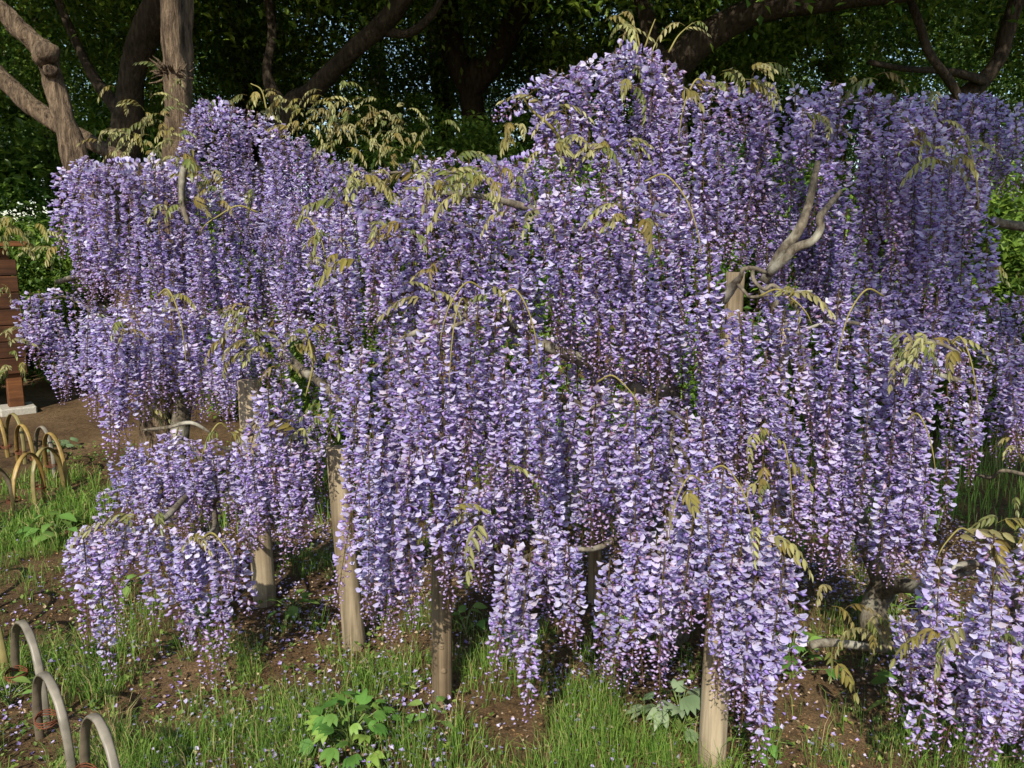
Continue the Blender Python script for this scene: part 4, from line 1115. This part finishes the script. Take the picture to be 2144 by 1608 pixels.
# ------------------------------------------------------------------ weeds
def broad_leaf(lobes, seed):
    lr = np.random.default_rng(seed)
    mb = MB()
    def blade(ang, l, w, c):
        ca, sa = math.cos(ang), math.sin(ang)
        ks = [0, .15, .35, .6, .82, 1]; ws = [.04, .55, 1, .85, .45, .01]
        V, C = [], []
        for k, ww in zip(ks, ws):
            x = k * l; z = .10 * l * math.sin(k * 2.6) - .1 * l * k * k
            y = ww * w * lr.uniform(.88, 1.12)
            for s, zz in ((-1, z + .1 * y), (0, z), (1, z + .1 * y)):
                V.append((x * ca - s * y * sa, x * sa + s * y * ca, zz)); C.append(c * (1.15 if s == 0 else 1))
        F = []
        for i in range(5):
            for j in range(2):
                a = i * 3 + j
                F += [(a, a + 3, a + 4), (a, a + 4, a + 1)]
        mb.add(V, F, np.array(C))
    for i in range(lobes):
        a = (i - (lobes - 1) / 2) * (1.7 / max(lobes, 2)) if lobes > 1 else 0
        blade(a, 1 - .28 * abs(a), .2 if lobes > 1 else .27, np.array([1, 1, 1]))
    return mb
def leaf_var(lobes, col, seed):
    mb = broad_leaf(lobes, seed); mb.c = [c * col for c in mb.c]
    return mb.mesh('broad_leaf', M_WEED, smooth=True)
LOBED = [leaf_var(3, srgb(96, 136, 60), 1), leaf_var(5, srgb(86, 124, 54), 2), leaf_var(3, srgb(120, 150, 66), 3)]
SIMPLE = [leaf_var(1, srgb(104, 140, 66), 4), leaf_var(1, srgb(122, 150, 76), 5)]
GREYL = [leaf_var(5, srgb(118, 140, 100), 6), leaf_var(3, srgb(140, 158, 120), 7)]

def weed(px, py, n, rad, hgt, ll, var, label, name='weed', group=None):
    g = gnd(px, py); g[2] = float(ground_z(g[0], g[1]))
    root = thing(name, label, 'plant', g, group)
    mb = MB(); tips = []
    for i in range(n):
        a = i * 2.4 + random.uniform(-.3, .3); r = rad * math.sqrt((i + .5) / n) * random.uniform(.8, 1.1)
        z = hgt * (1.05 - .65 * (r / rad) ** 1.5) * random.uniform(.75, 1.1)
        q = np.array([r * math.cos(a), r * math.sin(a), z])
        mb.tube(smooth_path([[0, 0, -.01], q * [.35, .35, .6], q], 3), np.linspace(.0025, .0012, 7), 5, c=srgb(110, 128, 66), cap=False)
        tips.append((q, a))
    link('stem', mb.mesh('stem', M_SHOOT), root)
    for q, a in tips:
        link('leaf', var[random.randrange(len(var))], root, q, (random.gauss(0, .3), random.gauss(.25, .3), a + random.gauss(0, .5)), ll * random.uniform(.75, 1.2))
weed(735, 1560, 40, .14, .16, .056, LOBED, 'bushy plant with deep green lobed leaves standing in the petals', 'leafy_plant')
weed(895, 1520, 7, .06, .10, .055, SIMPLE, 'small plant with a few oval leaves near the brown knotted post')
weed(1425, 1530, 20, .12, .14, .07, GREYL, 'grey green mugwort like plant beside the pale post with racemes on both sides')
weed(1655, 1420, 22, .13, .18, .07, LOBED, 'green lobed plant in the shade behind the lowest racemes')
weed(120, 1130, 16, .13, .16, .10, SIMPLE, 'broad leaved green plant between the hoop fence and the low left racemes')
weed(612, 1290, 12, .09, .10, .075, SIMPLE, 'small broad leaved weed beside the grey post with gnarled twigs')
weed(975, 1330, 9, .09, .12, .07, SIMPLE, 'pale broad leaved weed just behind the brown knotted post')
weed(1900, 1500, 8, .12, .12, .10, SIMPLE, 'large leaved dark green weed under the shaded right racemes')
weed(1870, 1290, 14, .14, .14, .07, LOBED, 'green weed at the foot of the bare low branch')
weed(1590, 1560, 8, .10, .06, .05, SIMPLE, 'low pale weed right of the pale post with racemes on both sides')
weed(250, 1250, 12, .10, .10, .06, SIMPLE, 'low weed behind the lowest left racemes')
weed(420, 1300, 9, .08, .12, .07, SIMPLE, 'upright weed between two hanging left racemes')
weed(690, 1000, 14, .16, .22, .12, SIMPLE, 'green weed in the shade behind the tan post')
weed(20, 1480, 9, .09, .12, .06, SIMPLE, 'weed with round leaves outside the near hoop fence')
weed(130, 940, 10, .12, .07, .07, GREYL, 'flat grey green weed just inside the far hoop fence')
weed(1290, 1330, 12, .1, .1, .06, SIMPLE, 'low green weed under the middle racemes')
